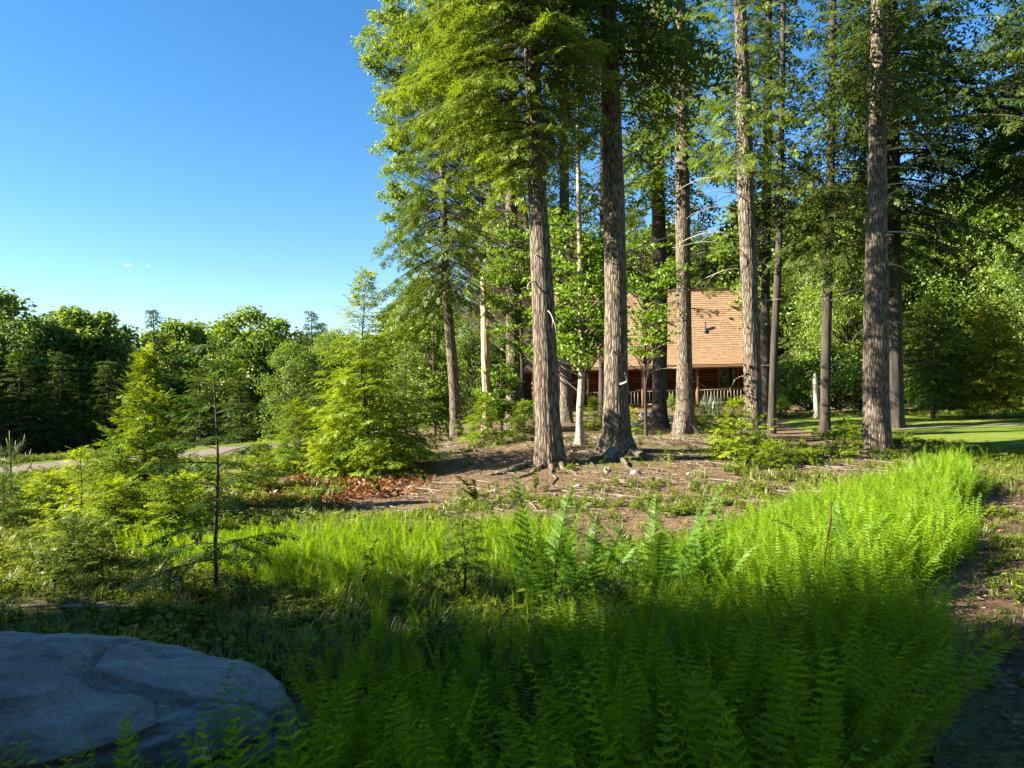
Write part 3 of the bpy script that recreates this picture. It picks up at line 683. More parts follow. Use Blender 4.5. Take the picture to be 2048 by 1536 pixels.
# ------------------------------------------------------------------ broad-leaved trees of the grove
def stem_line(pts):
    pts = np.asarray(pts, float); return lambda z: np.array([np.interp(z, pts[:, 2], pts[:, 0]), np.interp(z, pts[:, 2], pts[:, 1]), z])
def leafy_thing(name, basepx, pl, ztop, label, bark, leafmat, blobs, nl, size, D=None, cat='tree', seg=20, group=None, flat=.45, nj=1.0, seed=1, droop=.35, limb=.014, flare=.3):
    """blobs: (px, py, depth offset, radius m, count) - leaf layers at real places round the stem"""
    g0 = ground(*basepx) if D is None else np.array([*at(basepx[0], basepx[1], D)[:2], 0]); D = g0[1]
    base, P, R = stem_from_pixels(D, pl, ztop, .01)
    t = thing(name, base, label, cat, group)
    mb = MB(); ax = trunk_mesh(mb, P, R, seg, .12, .06, 4.0, flare, .2, 4, seed=seed); mb.build('trunk', M[bark], t, True)
    r = np.random.default_rng(seed + 60); cl = []
    for px, py, dy, rad, n in blobs:
        c = at(px, py, D + dy) - base
        for _ in range(n):
            o = r.normal(size=3); o = o / np.linalg.norm(o) * rad * 1.25 * r.uniform(.25, 1) ; o[2] *= .7
            cl.append((c + o, r.uniform(.22, .42)))
    ml, mw = MB(), MB(); leafy(ml, mw, r, cl, nl, size, ax, flat, droop, limb, nj=nj)
    c = ml.build('crown', M[leafmat], t); tag(mw.build('branches', M['twig'], c), kind='stuff')
    return t
leafy_thing('birch_tree', (1160, 890), [(1160, 888, 20), (1159, 860, 14), (1160, 800, 14), (1165, 740, 12), (1161, 560, 11), (1157, 400, 9), (1156, 250, 7)], 10,
            'slender pale-barked birch with speckled stem between the two large trunks', 'birch_bark', 'birch_leaf',
            [(1145, 470, .2, .55, 14), (1180, 520, .3, .6, 14), (1130, 560, 0, .7, 18), (1185, 600, .2, .7, 20), (1150, 640, -.2, .7, 18), (1140, 690, 0, .5, 12), (1180, 680, .3, .5, 12), (1125, 500, .5, .6, 12), (1195, 470, .5, .5, 8), (1100, 620, .6, .6, 12), (1160, 720, -.3, .3, 6), (1120, 470, .4, .6, 10), (1195, 560, .3, .6, 14), (1110, 690, .5, .5, 12), (1195, 660, .4, .5, 12), (1130, 600, -.3, .6, 14)],
            33, .10, seed=3, flat=.3)
leafy_thing('beech_sapling', (1292, 880), [(1292, 876, 7), (1290, 700, 6), (1288, 580, 4)], 5.6,
            'beech sapling whose bright leaf layers hang right of the buttressed trunk', 'bark_far_shaded', 'birch_leaf',
            [(1270, 570, -.5, .7, 18), (1300, 610, -.8, .7, 18), (1320, 560, -.6, .6, 14), (1280, 650, -.8, .7, 16), (1310, 680, -1, .6, 12), (1268, 690, -.5, .5, 10), (1270, 505, -.3, .6, 12), (1340, 548, -.7, .5, 9), (1300, 640, -.9, .4, 8)],
            24, .10, seed=5, flat=.2, D=20.0)
leafy_thing('maple_sapling', (1046, 862), [(1046, 858, 8), (1044, 700, 7), (1038, 560, 5), (1034, 450, 3)], 6.6,
            'leafy maple sapling bright green between the snag and the nearest trunk', 'bark_far_shaded', 'birch_leaf',
            [(1030, 470, 0, .6, 12), (1015, 530, -.3, .8, 20), (1045, 570, .2, .8, 20), (1010, 610, -.2, .8, 20), (1045, 640, 0, .7, 16), (1030, 690, 0, .6, 12), (1068, 700, 0, .5, 9), (985, 560, 0, .5, 8), (1060, 500, .2, .5, 9), (1000, 660, .2, .5, 9)],
            42, .11, seed=7, flat=.3)
leafy_thing('leafy_shrub', (1003, 862), [(1003, 860, 6), (1003, 790, 4)], 2.6,
            'bright green leafy bush behind the foot of the snag', 'bark_far_shaded', 'birch_leaf',
            [(1003, 770, .2, .7, 16), (985, 800, 0, .6, 12), (1015, 820, .2, .6, 12), (1000, 740, .5, .5, 8)], 70, .11, cat='bush', seed=9)
leafy_thing('leafy_shrub', (870, 872), [(870, 868, 6), (868, 760, 4)], 4.0,
            'bright green leafy bush left of the leaning grey trunk', 'bark_far_shaded', 'leaf',
            [(862, 740, .5, 1.0, 26), (885, 790, .3, .9, 22), (850, 800, 0, .8, 18), (880, 840, .3, .6, 12), (850, 690, .8, .8, 16)], 80, .115, cat='bush', seed=11)
leafy_thing('maple_tree', (1074, 852), [(1074, 848, 16), (1072, 600, 14), (1040, 350, 12), (980, 150, 9)], 14,
            'tall maple whose pale leafy tips edge the hemlock against the sky', 'bark_far_shaded', 'leaf_far',
            [(775, 30, 1, .9, 22), (765, 90, 1, .9, 20), (790, 150, 1, 1, 20), (785, 210, 1, .9, 18), (815, 60, 1, 1.2, 26), (800, 290, 1, .9, 20), (800, 330, 0, .6, 10), (805, 390, 1, .8, 18), (815, 440, 1, .9, 18), (850, 250, 1, 1.4, 24), (850, 120, 1.5, 1.4, 24), (835, 500, 1.5, .9, 14), (850, 400, 1.5, 1.2, 18), (745, 120, 0, .4, 4), (728, 128, 0, .25, 2), (840, -60, 1, 1.6, 20), (900, 40, 2, 1.6, 20), (900, 300, 2, 1.6, 22), (960, 420, 2, 1.5, 20), (900, 180, 2, 1.6, 20), (980, 250, 2, 1.6, 20), (860, 540, 2.5, 1.0, 12)],
            60, .14, seed=13, flat=.6, limb=.02)

# ------------------------------------------------------------------ young hemlocks and small plants
def young(name, basepx, apexpy, width_px, label, n=60, mat='hemlock_young', spray=.13, tm=SPR4, seed=0, droop=.1, elev=(.05, .75), step=.10, lean=0.0, base_z=.02, D=None, power=.85, thick=1.0, cat='young tree', group=None, zpow=1.0, wide=.36, start=.16, Lmul=None, up=0.0, secd=.22):
    g0 = ground(*basepx) if D is None else at(basepx[0], basepx[1], D)
    D = g0[1]; base = np.array([g0[0], g0[1], H(g0[0], g0[1])])
    h = at(basepx[0], apexpy, D)[2] - base[2]; wid = width_px / FPX * D / 2
    t = thing(name, base, label, cat, group)
    r = np.random.default_rng(300 + seed)
    s = np.linspace(0, 1, 14); P = np.stack([lean * h * s ** 1.5 + .012 * h * np.sin(s * 7 + seed), .012 * h * np.cos(s * 6), h * s], 1)
    mb = MB(); P2 = P.copy(); P2[0, 2] = -.1
    tube(mb, P2, np.linspace(.011 * h * thick + .004, .0015, 14), 7); tr = mb.build('trunk', M['twig'], t, True)
    ax = lambda z: np.array([np.interp(z, P[:, 2], P[:, 0]), np.interp(z, P[:, 2], P[:, 1]), z])
    ml, mw = MB(), MB()
    Lf = (lambda f, az: max(.08 * wid, wid * (1 - f) ** power * (Lmul(az) if Lmul else 1) * (.55 + .45 * min(1, f / .12))))
    conifer(ml, mw, r, base_z * h, h * .985, n, Lf, spray, tm, elev, droop, step, start, ax, None, wide, secd, True, up, zpow, 0.0, (.68, 1.18), (1.25, .7, 1.15), .45)
    O = [P[-1] - np.array([0, 0, spray * .7])] * 3; X = [np.array([.15 * math.cos(a), .15 * math.sin(a), 1]) for a in (0, 2, 4)]
    add_sprays(ml, tm, O, X, [np.array([1.0, 0, 0]), np.array([0, 1.0, 0]), np.array([1, 1, 0.])], [spray] * 3, [1, 1, 1], r)
    c = ml.build('crown', M[mat], t); tag(mw.build('branches', M['twig'], c), kind='stuff')
    return t
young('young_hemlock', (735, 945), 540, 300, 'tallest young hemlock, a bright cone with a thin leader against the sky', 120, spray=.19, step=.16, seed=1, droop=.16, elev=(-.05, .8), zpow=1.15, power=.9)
young('young_hemlock', (815, 925), 650, 200, 'shorter shaded hemlock at the right flank of the tallest young hemlock', 70, spray=.17, step=.16, seed=2, mat='hemlock', droop=.15)
young('young_hemlock', (296, 1035), 700, 285, 'yellow-green young hemlock with feathery tips in front of the gravel road', 150, spray=.14, step=.11, seed=3, droop=.10, elev=(.0, .75), power=.98, up=.14)
sap = young('young_hemlock', (437, 1205), 675, 360, 'thin dark sapling with a bare black stem and flat sparse boughs', 26, mat='sapling_dark', spray=.14, tm=SPR6, seed=4, droop=.16, elev=(.05, .45), step=.075, base_z=.08, power=.42, thick=.75, lean=.01, wide=.34, start=.25, zpow=1.0, secd=.15)
young('young_hemlock', (931, 1212), 1005, 165, 'tiny dark hemlock seedling with drooping twigs among the ferns', 28, mat='sapling_dark', spray=.09, tm=SPR6, seed=5, droop=.25, elev=(.2, .6), step=.05, base_z=.2, power=.7, wide=.25, secd=.3)
young('young_hemlock', (1472, 920), 800, 190, 'bright bushy young hemlock before the trunk with dead branches', 60, spray=.13, step=.11, seed=6, droop=.02, elev=(.15, .9), power=.75)
young('young_hemlock', (1690, 915), 838, 105, 'small lit young hemlock between the thin dark trunk and dappled trunk', 44, spray=.10, step=.09, seed=7, droop=.02, elev=(.15, .9))
young('young_hemlock', (968, 890), 795, 130, 'young hemlock spreading at the foot of the broken snag', 50, spray=.15, step=.13, seed=8, droop=.05)
young('young_hemlock', (1050, 880), 800, 110, 'shaded young hemlock behind the nearest trunk, left of it', 44, spray=.15, step=.14, seed=9, mat='hemlock', droop=.05)
young('young_hemlock', (165, 1075), 900, 190, 'airy young hemlock with thin brown stem at the left over yellow ground', 46, spray=.10, step=.10, seed=10, droop=.08, power=.6)
young('young_hemlock', (600, 945), 800, 190, 'bright young hemlock between the feathery one and the tallest one', 70, spray=.15, step=.12, seed=12, droop=.08)
young('young_hemlock', (105, 1040), 950, 190, 'low yellow-green hemlock left of the airy one, near the pine', 60, spray=.12, step=.10, seed=31, droop=.05, power=.6)
young('young_hemlock', (235, 1090), 965, 210, 'low dense yellow hemlock at the foot of the feathery one', 70, spray=.12, step=.10, seed=32, droop=.05, power=.6)
young('young_hemlock', (345, 1090), 955, 220, 'low bushy hemlock between the feathery one and the black stem', 70, spray=.12, step=.10, seed=33, droop=.05, power=.6)
young('young_hemlock', (150, 1150), 1040, 220, 'lowest spreading hemlock on the mossy ground behind the boulder', 50, mat='hemlock', spray=.09, step=.09, seed=34, droop=.05, power=.45)
young('young_hemlock', (690, 930), 740, 200, 'mid-sized bright hemlock touching the left flank of the tallest one', 80, spray=.16, step=.14, seed=35, droop=.08)
young('young_hemlock', (885, 1345), 1245, 190, 'low shaded hemlock seedling with pale tips left of the bottom ferns', 34, mat='sapling_dark', spray=.06, step=.06, seed=41, droop=.05, power=.5)
young('young_hemlock', (1235, 1275), 1160, 170, 'shaded hemlock seedling with pale tips under the tall dark ferns', 34, mat='sapling_dark', spray=.06, step=.06, seed=42, droop=.05, power=.5)
young('young_hemlock', (650, 1390), 1270, 120, 'thin dark seedling in the shade right of the boulder', 16, mat='sapling_dark', spray=.05, step=.06, seed=43, droop=.05, power=.5)
young('young_hemlock', (520, 985), 880, 130, 'low yellow young hemlock behind the black stem, near the russet patch', 55, spray=.12, step=.10, seed=13, droop=.05)
young('young_hemlock', (665, 950), 850, 170, 'low bushy hemlock right below the tallest young hemlock, left', 55, spray=.14, step=.11, seed=14, droop=.05)
young('young_hemlock', (760, 955), 880, 150, 'low bushy hemlock below the tallest young hemlock at the russet patch', 50, spray=.13, step=.11, seed=15, droop=.05)
young('young_hemlock', (400, 1040), 925, 190, 'dense young hemlock half hidden behind the black sapling stem', 60, spray=.12, step=.10, seed=16, droop=.05)
young('young_hemlock', (1190, 860), 795, 90, 'young hemlock growing between the birch and the thin dark trunk', 40, spray=.16, step=.15, seed=17, droop=.05)
young('young_hemlock', (10, 1060), 960, 170, 'dark green low hemlock at the left edge under the pine', 44, mat='sapling_dark', spray=.10, step=.10, seed=18, droop=.06, power=.5)
young('young_hemlock', (1545, 935), 880, 90, 'low lit hemlock right of the bushy young hemlock', 40, spray=.11, step=.10, seed=19, droop=.05)
young('young_hemlock', (1610, 930), 900, 90, 'smallest lit hemlock shoots beside the fern bed, left of the small one', 30, spray=.10, step=.10, seed=20, droop=.05)
young('young_hemlock', (1400, 860), 810, 90, 'green young hemlock right behind the warm sunlit trunk', 40, spray=.17, step=.15, seed=21, droop=.05)
young('young_hemlock', (1262, 868), 815, 70, 'small young hemlock behind the grey stones by the porch', 36, spray=.15, step=.15, seed=22, droop=.05)
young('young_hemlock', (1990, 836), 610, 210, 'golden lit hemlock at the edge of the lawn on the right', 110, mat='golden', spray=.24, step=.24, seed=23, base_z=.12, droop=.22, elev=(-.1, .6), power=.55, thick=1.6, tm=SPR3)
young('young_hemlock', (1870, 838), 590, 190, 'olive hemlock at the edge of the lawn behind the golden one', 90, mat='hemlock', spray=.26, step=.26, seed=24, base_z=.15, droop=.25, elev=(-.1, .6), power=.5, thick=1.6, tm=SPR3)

# white pine sapling with pale candles at the left edge
g0 = ground(22, 985); pine = thing('pine_sapling', (g0[0], g0[1], H(g0[0], g0[1])), 'small white pine with upright pale candles at the left edge', 'young tree')
r = np.random.default_rng(77); k0 = g0[1] / FPX
hp = at(22, 858, g0[1])[2] - H(g0[0], g0[1]); mt, ml, mc = MB(), MB(), MB()
tube(mt, [(0, 0, -.1), (.01, 0, hp * .4), (0, 0, hp * .75)], [.018, .013, .008], 6)
tips = [(0, 0, hp * .72, 0, 0, .26 * hp), (.02, .01, hp * .70, .04, 0, .17 * hp), (-.02, 0, hp * .7, -.06, 0, .16 * hp)]
for k in range(9):
    a = k * 2.4; z = hp * (.25 + .05 * k); L = .30 * hp * (1 - k * .05)
    e = np.array([L * math.cos(a), L * math.sin(a), z + .12 * hp])
    s = np.linspace(0, 1, 5)[:, None]; q = np.array([0, 0, z]) * (1 - s) + e * s + np.array([0, 0, -.04]) * s * (1 - s)
    tube(mt, q, np.linspace(.008, .004, 5), 4); tips.append((*e, e[0] * .25, e[1] * .25, .14 * hp)); 
    if k % 2: tips.append((*(e * [.8, .8, 1]), e[0] * .1, e[1] * .1, .10 * hp))
nv = []
for x, y, z, dx, dy, L in tips:
    tube(mc, [(x, y, z), (x + dx * .4, y + dy * .4, z + L * .5), (x + dx * .6, y + dy * .6, z + L)], [.010, .009, .003], 5, tip=1.0)
    for _ in range(110):
        u = r.uniform(-.9, .25); b = np.array([x, y, z]) + np.array([dx, dy, L]) * u * .8 if u > 0 else np.array([x * (1 + u * .6), y * (1 + u * .6), z + u * .14 * hp])
        d = nrm(r.normal(size=3) + np.array([0, 0, .5])); l = r.uniform(.07, .13) * (1 if u < 0 else .5); sv = nrm(np.cross(d, r.normal(size=3))) * .0022
        nv.append([b - sv, b + sv, b + d * l])
nv = np.array(nv); ml.add(nv.reshape(-1, 3), t=np.arange(len(nv) * 3).reshape(-1, 3), rnd=np.repeat(r.uniform(0, 1, len(nv)), 3), tip=.1)
mt.build('trunk', M['twig'], pine, True); ml.build('crown', M['pine'], pine); mc.build('candles', M['pine'], pine, True)

# ------------------------------------------------------------------ background forest
def proto_leafy(seed, h, rad, z0, n_cl, nl, size, mat, name='leafy_tree'):
    r = np.random.default_rng(seed); t = thing(name, (0, 0, 0), '', 'tree')
    mb = MB(); P = np.array([(0, 0, 0), (.15 * r.uniform(-1, 1), .1, h * .4), (.3 * r.uniform(-1, 1), .2, h * .92)])
    ax = trunk_mesh(mb, P, [h * .016, h * .011, .03], 12, .4, .05, 4, .4, .3, 4, seed); mb.build('trunk', M['bark_far_shaded'], t, True)
    cl = []
    lob = [(r.normal() * .35 * rad, r.normal() * .35 * rad, r.uniform(.15, .95)) for _ in range(7)]
    while len(cl) < n_cl:
        if r.uniform() < .55:
            q = lob[r.integers(0, 7)]; c = np.array([q[0], q[1], 0]) + r.normal(size=3) * rad * .33; f = q[2] + r.normal() * .1
        else:
            a = r.uniform(0, 6.28); f = r.uniform(0, 1); rr = rad * r.uniform(.3, 1) ** .6
            c = np.array([rr * math.cos(a), rr * math.sin(a), 0])
        f = min(max(f, 0), 1); lim = rad * (math.sin(PI * min(1, .12 + .88 * f)) ** .55)
        hr = math.hypot(c[0], c[1])
        if hr > lim: c[:2] *= lim / hr * r.uniform(.8, 1.05)
        c[2] = z0 + (h - z0) * f
        cl.append((c, r.uniform(.10, .22) * rad + .28))
    ml, mw = MB(), MB(); leafy(ml, mw, r, cl, nl, size, ax, .65, .35, .03, nj=1.0)
    c = ml.build('crown', M[mat], t); tag(mw.build('branches', M['bark_far_shaded'], c), kind='stuff'); return t
def proto_conifer(seed, h, rad, z0, n, spray, tm, mat, name='hemlock_tree', droop=.3, step=.5):
    r = np.random.default_rng(seed); t = thing(name, (0, 0, 0), '', 'tree'); mb = MB()
    ax = trunk_mesh(mb, np.array([(0, 0, 0), (.05, 0, h * .5), (0, .05, h)]), [h * .016, h * .01, .01], 12, .4, .05, 4, .4, .3, 4, seed); mb.build('trunk', M['bark_far_shaded'], t, True)
    ml, mw = MB(), MB()
    conifer(ml, mw, r, z0, h * .99, n, lambda f, az: max(.15, rad * (1 - f) ** .8), spray, tm, (-.1, .5), droop, step, .15, ax)
    c = ml.build('crown', M[mat], t); tag(mw.build('branches', M['twig'], c), kind='stuff'); return t
protoL = [proto_leafy(500 + k, 10, [3.2, 2.7, 3.6, 2.9][k], [1.2, 1.6, 1.0, .8][k], 200, 95, .24, 'leaf_far') for k in range(4)]
protoN = [proto_leafy(520 + k, 10, [3.0, 3.4][k], .8, 220, 110, .15, 'leaf') for k in range(2)]      # finer leaves, for nearer trees
protoC = [proto_conifer(540 + k, 11, [2.6, 2.2, 2.9][k], .8, 95, .42, SPR3, ['hemlock_dark', 'hemlock', 'hemlock_dark'][k]) for k in range(3)]
protoU = [proto_leafy(560 + k, 3.0, [1.6, 1.9][k], .25, 75, 55, .13, ['leaf', 'birch_leaf'][k], 'forest_shrub') for k in range(2)]
allp = protoL + protoN + protoC + protoU
used = set()
def put(proto, px, topy, D, label, group=None, rz=None, wid=1.0, h0=10.0, cat='tree'):
    p = at(px, 800, D); z = float(H(p[0], p[1])); top = at(px, topy, D)[2]; s = (top - z) / h0
    rz = rng.uniform(0, 6.28) if rz is None else rz
    if proto.name in used: return dup(proto, (p[0], p[1], z), rz, (s * wid, s * wid, s), label, group, cat)
    used.add(proto.name); proto.location = (p[0], p[1], z); proto.rotation_euler = (0, 0, rz); proto.scale = (s * wid, s * wid, s)
    return tag(proto, label, cat, group)
GL, GR = 'trees of the far wood at left', 'trees of the wood behind the lawn'
A_, B_, C_, D_ = protoL; N1, N2 = protoN; K1, K2, K3 = protoC; U1, U2 = protoU
for pr, px, ty, D, wd, lab, h0 in [
    (A_, 15, 590, 42, .85, 'tall leafy tree at the left edge, highest on the left skyline', 10),
    (B_, 140, 625, 46, 1.1, 'round leafy tree on the left skyline, first from the tall edge tree', 10),
    (C_, 212, 636, 47, .8, 'leafy tree with open crown left of the skyline spire', 10),
    (K1, 312, 612, 44, .85, 'dark pointed conifer spire on the left skyline above the feathery hemlock', 11),
    (D_, 362, 645, 50, .9, 'leafy tree just right of the dark conifer spire', 10),
    (K2, 405, 638, 60, .8, 'tiny distant conifer tip peeking over the left skyline', 11),
    (B_, 440, 655, 52, .9, 'leafy tree behind the top of the black sapling', 10),
    (A_, 497, 625, 46, .9, 'tall bright leafy tree over the black sapling on the skyline', 10),
    (C_, 555, 648, 48, .9, 'leafy tree left of the broad conifer on the skyline', 10),
    (K3, 628, 618, 44, .9, 'broad brown-green conifer on the skyline left of the tallest young hemlock', 11),
    (N1, 585, 690, 33, .9, 'bushy mid-green tree below the broad conifer', 10),
    (N2, 672, 665, 34, .8, 'leafy tree touching the left side of the tallest young hemlock', 10),
    (A_, 790, 625, 46, .9, 'leafy tree right of the tallest young hemlock, low on the skyline', 10),
    (B_, 862, 560, 44, .9, 'leafy tree behind the top of the leaning grey trunk', 10),
    (N1, 835, 690, 34, .75, 'bright leafy tree behind the bush left of the grey trunk', 10),
    (N2, 945, 610, 36, .8, 'bright leafy tree between the leaning grey trunk and the snag', 10),
    (D_, 1010, 560, 48, 1.0, 'leafy tree behind the maple sapling, left of the cabin', 10)]:
    put(pr, px, ty, D, lab, GL, wid=wd, h0=h0)
for px, ty, D, pr, lab in [(40, 690, 36, K1, 'black-green hemlock in the shaded wood, at the left edge'), (125, 700, 37, K3, 'black-green hemlock in the shaded wood, second from the left edge'),
                           (215, 715, 38, K1, 'black-green hemlock in the shaded wood, left of the feathery hemlock'), (400, 730, 37, K3, 'black-green hemlock in the shaded wood, behind the black sapling'),
                           (480, 740, 35, K1, 'black-green hemlock in the shaded wood, right of the black sapling')]:
    put(pr, px, ty, D, lab, 'shaded hemlocks of the far wood', wid=1.25, h0=11)
for pr, px, ty, D, wd, lab, h0 in [
    (A_, 1130, 430, 56, 1, 'leafy tree far behind the birch', 10), (K1, 1270, 420, 58, .9, 'dark conifer behind the ridge of the cabin, left part', 11),
    (B_, 1330, 450, 60, .9, 'leafy tree behind the cabin ridge between two trunks', 10), (K3, 1410, 440, 56, .8, 'blue-green conifer behind the cabin ridge, centre', 11),
    (K2, 1450, 525, 54, .7, 'yellow-green conifer at the right end of the cabin ridge', 11), (D_, 1530, 400, 50, 1, 'leafy tree behind the two slim dark trunks', 10),
    (K1, 1610, 470, 44, .9, 'dark hemlock in the wood left of the thin lone trunk', 11), (N1, 1700, 430, 37, .8, 'bright maple behind the thin lone trunk', 10),
    (C_, 1760, 400, 46, 1, 'leafy tree behind the dappled trunk', 10), (N2, 1830, 470, 38, .8, 'leafy tree right of the black-looking trunk', 10),
    (N1, 1930, 370, 37, .95, 'tall bright leafy tree above the olive hemlock', 10), (N2, 2040, 330, 36, .95, 'tallest bright leafy tree at the right edge', 10),
    (K2, 1760, 560, 34, .8, 'olive hemlock in the wood just behind the dappled trunk', 11), (K3, 1930, 520, 40, .9, 'shadowy hemlock in the wood behind the golden one', 11),
    (A_, 1660, 500, 42, .8, 'leafy tree in the wood above the pale post', 10), (N2, 2110, 420, 30, .8, 'leafy tree at the right edge beside the golden hemlock', 10)]:
    put(pr, px, ty, D, lab, GR, wid=wd, h0=h0)
for i, (px, ty, D, pr, wd, lab) in enumerate([
    (1570, 725, 33, U1, 1, 'green shrub at the wood edge right of the slim dark trunks'), (1620, 730, 32, U2, .9, 'green shrub behind the pale post'),
    (1680, 700, 31.5, U2, 1, 'bright shrub right of the thin lone trunk at the lawn'), (1725, 720, 31.5, U1, 1, 'green shrub left of the dappled trunk at the lawn edge'),
    (1835, 765, 31, U2, .9, 'low shrub right of the black-looking trunk at the lawn edge'), (1905, 775, 31, U1, .8, 'low dark shrub between the olive and golden hemlocks'),
    (1950, 790, 31.5, U2, .7, 'low shrub under the golden hemlock'), (2040, 770, 31, U1, .9, 'shrub at the lawn edge at the right border'),
    (1560, 790, 30, U2, .7, 'low leafy bush at the left end of the lawn'), (1345, 790, 37, U2, .5, 'rounded garden shrub behind the warm sunlit trunk')]):
    put(pr, px, ty, D, lab, 'shrubs along the wood edge', wid=wd, h0=3.0, cat='bush')

# ------------------------------------------------------------------ scatter by geometry nodes (uncountable ground cover only)
def scatter(name, pts, rot, scl, idx, tmpls):
    me = bpy.data.meshes.new(name); n = len(pts)
    me.vertices.add(n); me.vertices.foreach_set('co', np.asarray(pts, np.float32).ravel())
    for nm, ty, arr in (('rot', 'FLOAT_VECTOR', rot), ('scl', 'FLOAT', scl), ('idx', 'INT', idx)):
        a = me.attributes.new(nm, ty, 'POINT')
        a.data.foreach_set('vector' if ty == 'FLOAT_VECTOR' else 'value', np.asarray(arr, np.int32 if ty == 'INT' else np.float32).ravel())
    o = bpy.data.objects.new(name, me); C.objects.link(o)
    ng = bpy.data.node_groups.new(name, 'GeometryNodeTree')
    ng.interface.new_socket('Geometry', in_out='INPUT', socket_type='NodeSocketGeometry')
    ng.interface.new_socket('Geometry', in_out='OUTPUT', socket_type='NodeSocketGeometry')
    N = ng.nodes.new; L = ng.links.new
    gi, go = N('NodeGroupInput'), N('NodeGroupOutput'); jn = N('GeometryNodeJoinGeometry')
    for t in tmpls:
        if len(t) == 1:
            oi = N('GeometryNodeObjectInfo'); oi.transform_space = 'ORIGINAL'; oi.inputs['Object'].default_value = t[0]; oi.inputs['As Instance'].default_value = True
            L(oi.outputs['Geometry'], jn.inputs[0])
        else:
            j2 = N('GeometryNodeJoinGeometry'); gti = N('GeometryNodeGeometryToInstance')
            for ob in t:
                oi = N('GeometryNodeObjectInfo'); oi.transform_space = 'ORIGINAL'; oi.inputs['Object'].default_value = ob; oi.inputs['As Instance'].default_value = True
                L(oi.outputs['Geometry'], j2.inputs[0])
            L(j2.outputs[0], gti.inputs[0]); L(gti.outputs[0], jn.inputs[0])
    ip = N('GeometryNodeInstanceOnPoints'); ip.inputs['Pick Instance'].default_value = True
    L(gi.outputs[0], ip.inputs['Points']); L(jn.outputs[0], ip.inputs['Instance'])
    def attr(nm, ty):
        a = N('GeometryNodeInputNamedAttribute'); a.data_type = ty; a.inputs['Name'].default_value = nm
        return [s for s in a.outputs if s.enabled][0]
    e = N('FunctionNodeEulerToRotation'); L(attr('rot', 'FLOAT_VECTOR'), e.inputs[0]); L(e.outputs[0], ip.inputs['Rotation'])
    L(attr('scl', 'FLOAT'), ip.inputs['Scale']); L(attr('idx', 'INT'), ip.inputs['Instance Index'])
    L(ip.outputs[0], go.inputs[0])
    md = o.modifiers.new('scatter', 'NODES'); md.node_group = ng
    return tag(o, kind='stuff')

# deep wood: a mass of trees behind the ones that can be told apart, and the wood at the left and behind the
# camera that throws the foreground shade; trees behind and at right are added to block sky light
wp, ws, wi = [], [], []
def wadd(x, y, h, k): wp.append((x, y, float(H(x, y)))); ws.append(h / [10, 10, 11, 11][k]); wi.append(k)
for D in (62, 70, 80, 92):
    for px in np.arange(-500, 2600, 70):
        x = (px + rng.uniform(-30, 30) - 1024) / FPX * D
        hh = rng.uniform(10.3, 12.6) if px < 1050 else rng.uniform(13, 17) if px < 1600 else rng.uniform(15, 20)
        wadd(x, D + rng.uniform(-3, 3), hh, int(rng.integers(0, 4)))
for x, y, h, k in [(-46, 30, 15, 2), (-40, 38, 14, 3), (-43, 34, 14, 0), (-36, 27, 14, 2), (-34, 33, 13, 3), (-50, 44, 16, 2), (-40, 46, 14, 1), (-33, 40, 12, 2), (-30, 36, 11, 3)]: wadd(x, y, h, k)
for x, y, h, k in [(32, 30, 13, 0), (36, 26, 13, 2), (30, 36, 14, 3), (40, 34, 14, 1)]: wadd(x, y, h, k)
deep = scatter('woods', wp, np.c_[np.zeros((len(wp), 2)), rng.uniform(0, 6.28, len(wp))], ws, wi,
               [[A_.children[0], A_.children[1]], [C_.children[0], C_.children[1]], [K1.children[0], K1.children[1]], [K3.children[0], K3.children[1]]])
tag(deep, 'deep green wood closing the view behind the nearer trees', 'woods')
sp, ss, si = [], [], []
for x, y, h, k in [(x_, y_ + .036 * x_, h_, k_) for x_, y_, h_, k_ in [(-12, -3.2, 13, 2), (-15, -1.6, 15, 3), (-14, -6, 15, 2), (-18, -3.5, 17, 3), (-19, -8, 17, 0), (-23, -1.9, 18, 2), (-24, -6, 19, 3), (-28, -3.5, 20, 2), (-11, -8, 13, 3), (-30, -9, 20, 0), (-33, -4.5, 22, 3),
                   (-16, -11, 16, 2), (-22, -12, 18, 1), (-8.5, -6.5, 11, 2), (-10, -5.0, 12, 3), (-37, -7, 23, 2)]] + [(-5.5, -7.5, 13, 2), (12.5, -1.5, 13, 3), (14, 3.5, 14, 1), (10, -6, 13, 2), (16, -3, 15, 2)]:
    sp.append((x, y, float(H(x, y)))); ss.append(h / [10, 10, 11, 11][k]); si.append(k)
sh = scatter('woods', sp, np.c_[np.zeros((len(sp), 2)), rng.uniform(0, 6.28, len(sp))], ss, si,
             [[A_.children[0], A_.children[1]], [C_.children[0], C_.children[1]], [K1.children[0], K1.children[1]], [K3.children[0], K3.children[1]]])
tag(sh, 'unseen wood beside the fern bed, partly added to deepen the foreground shade', 'woods')

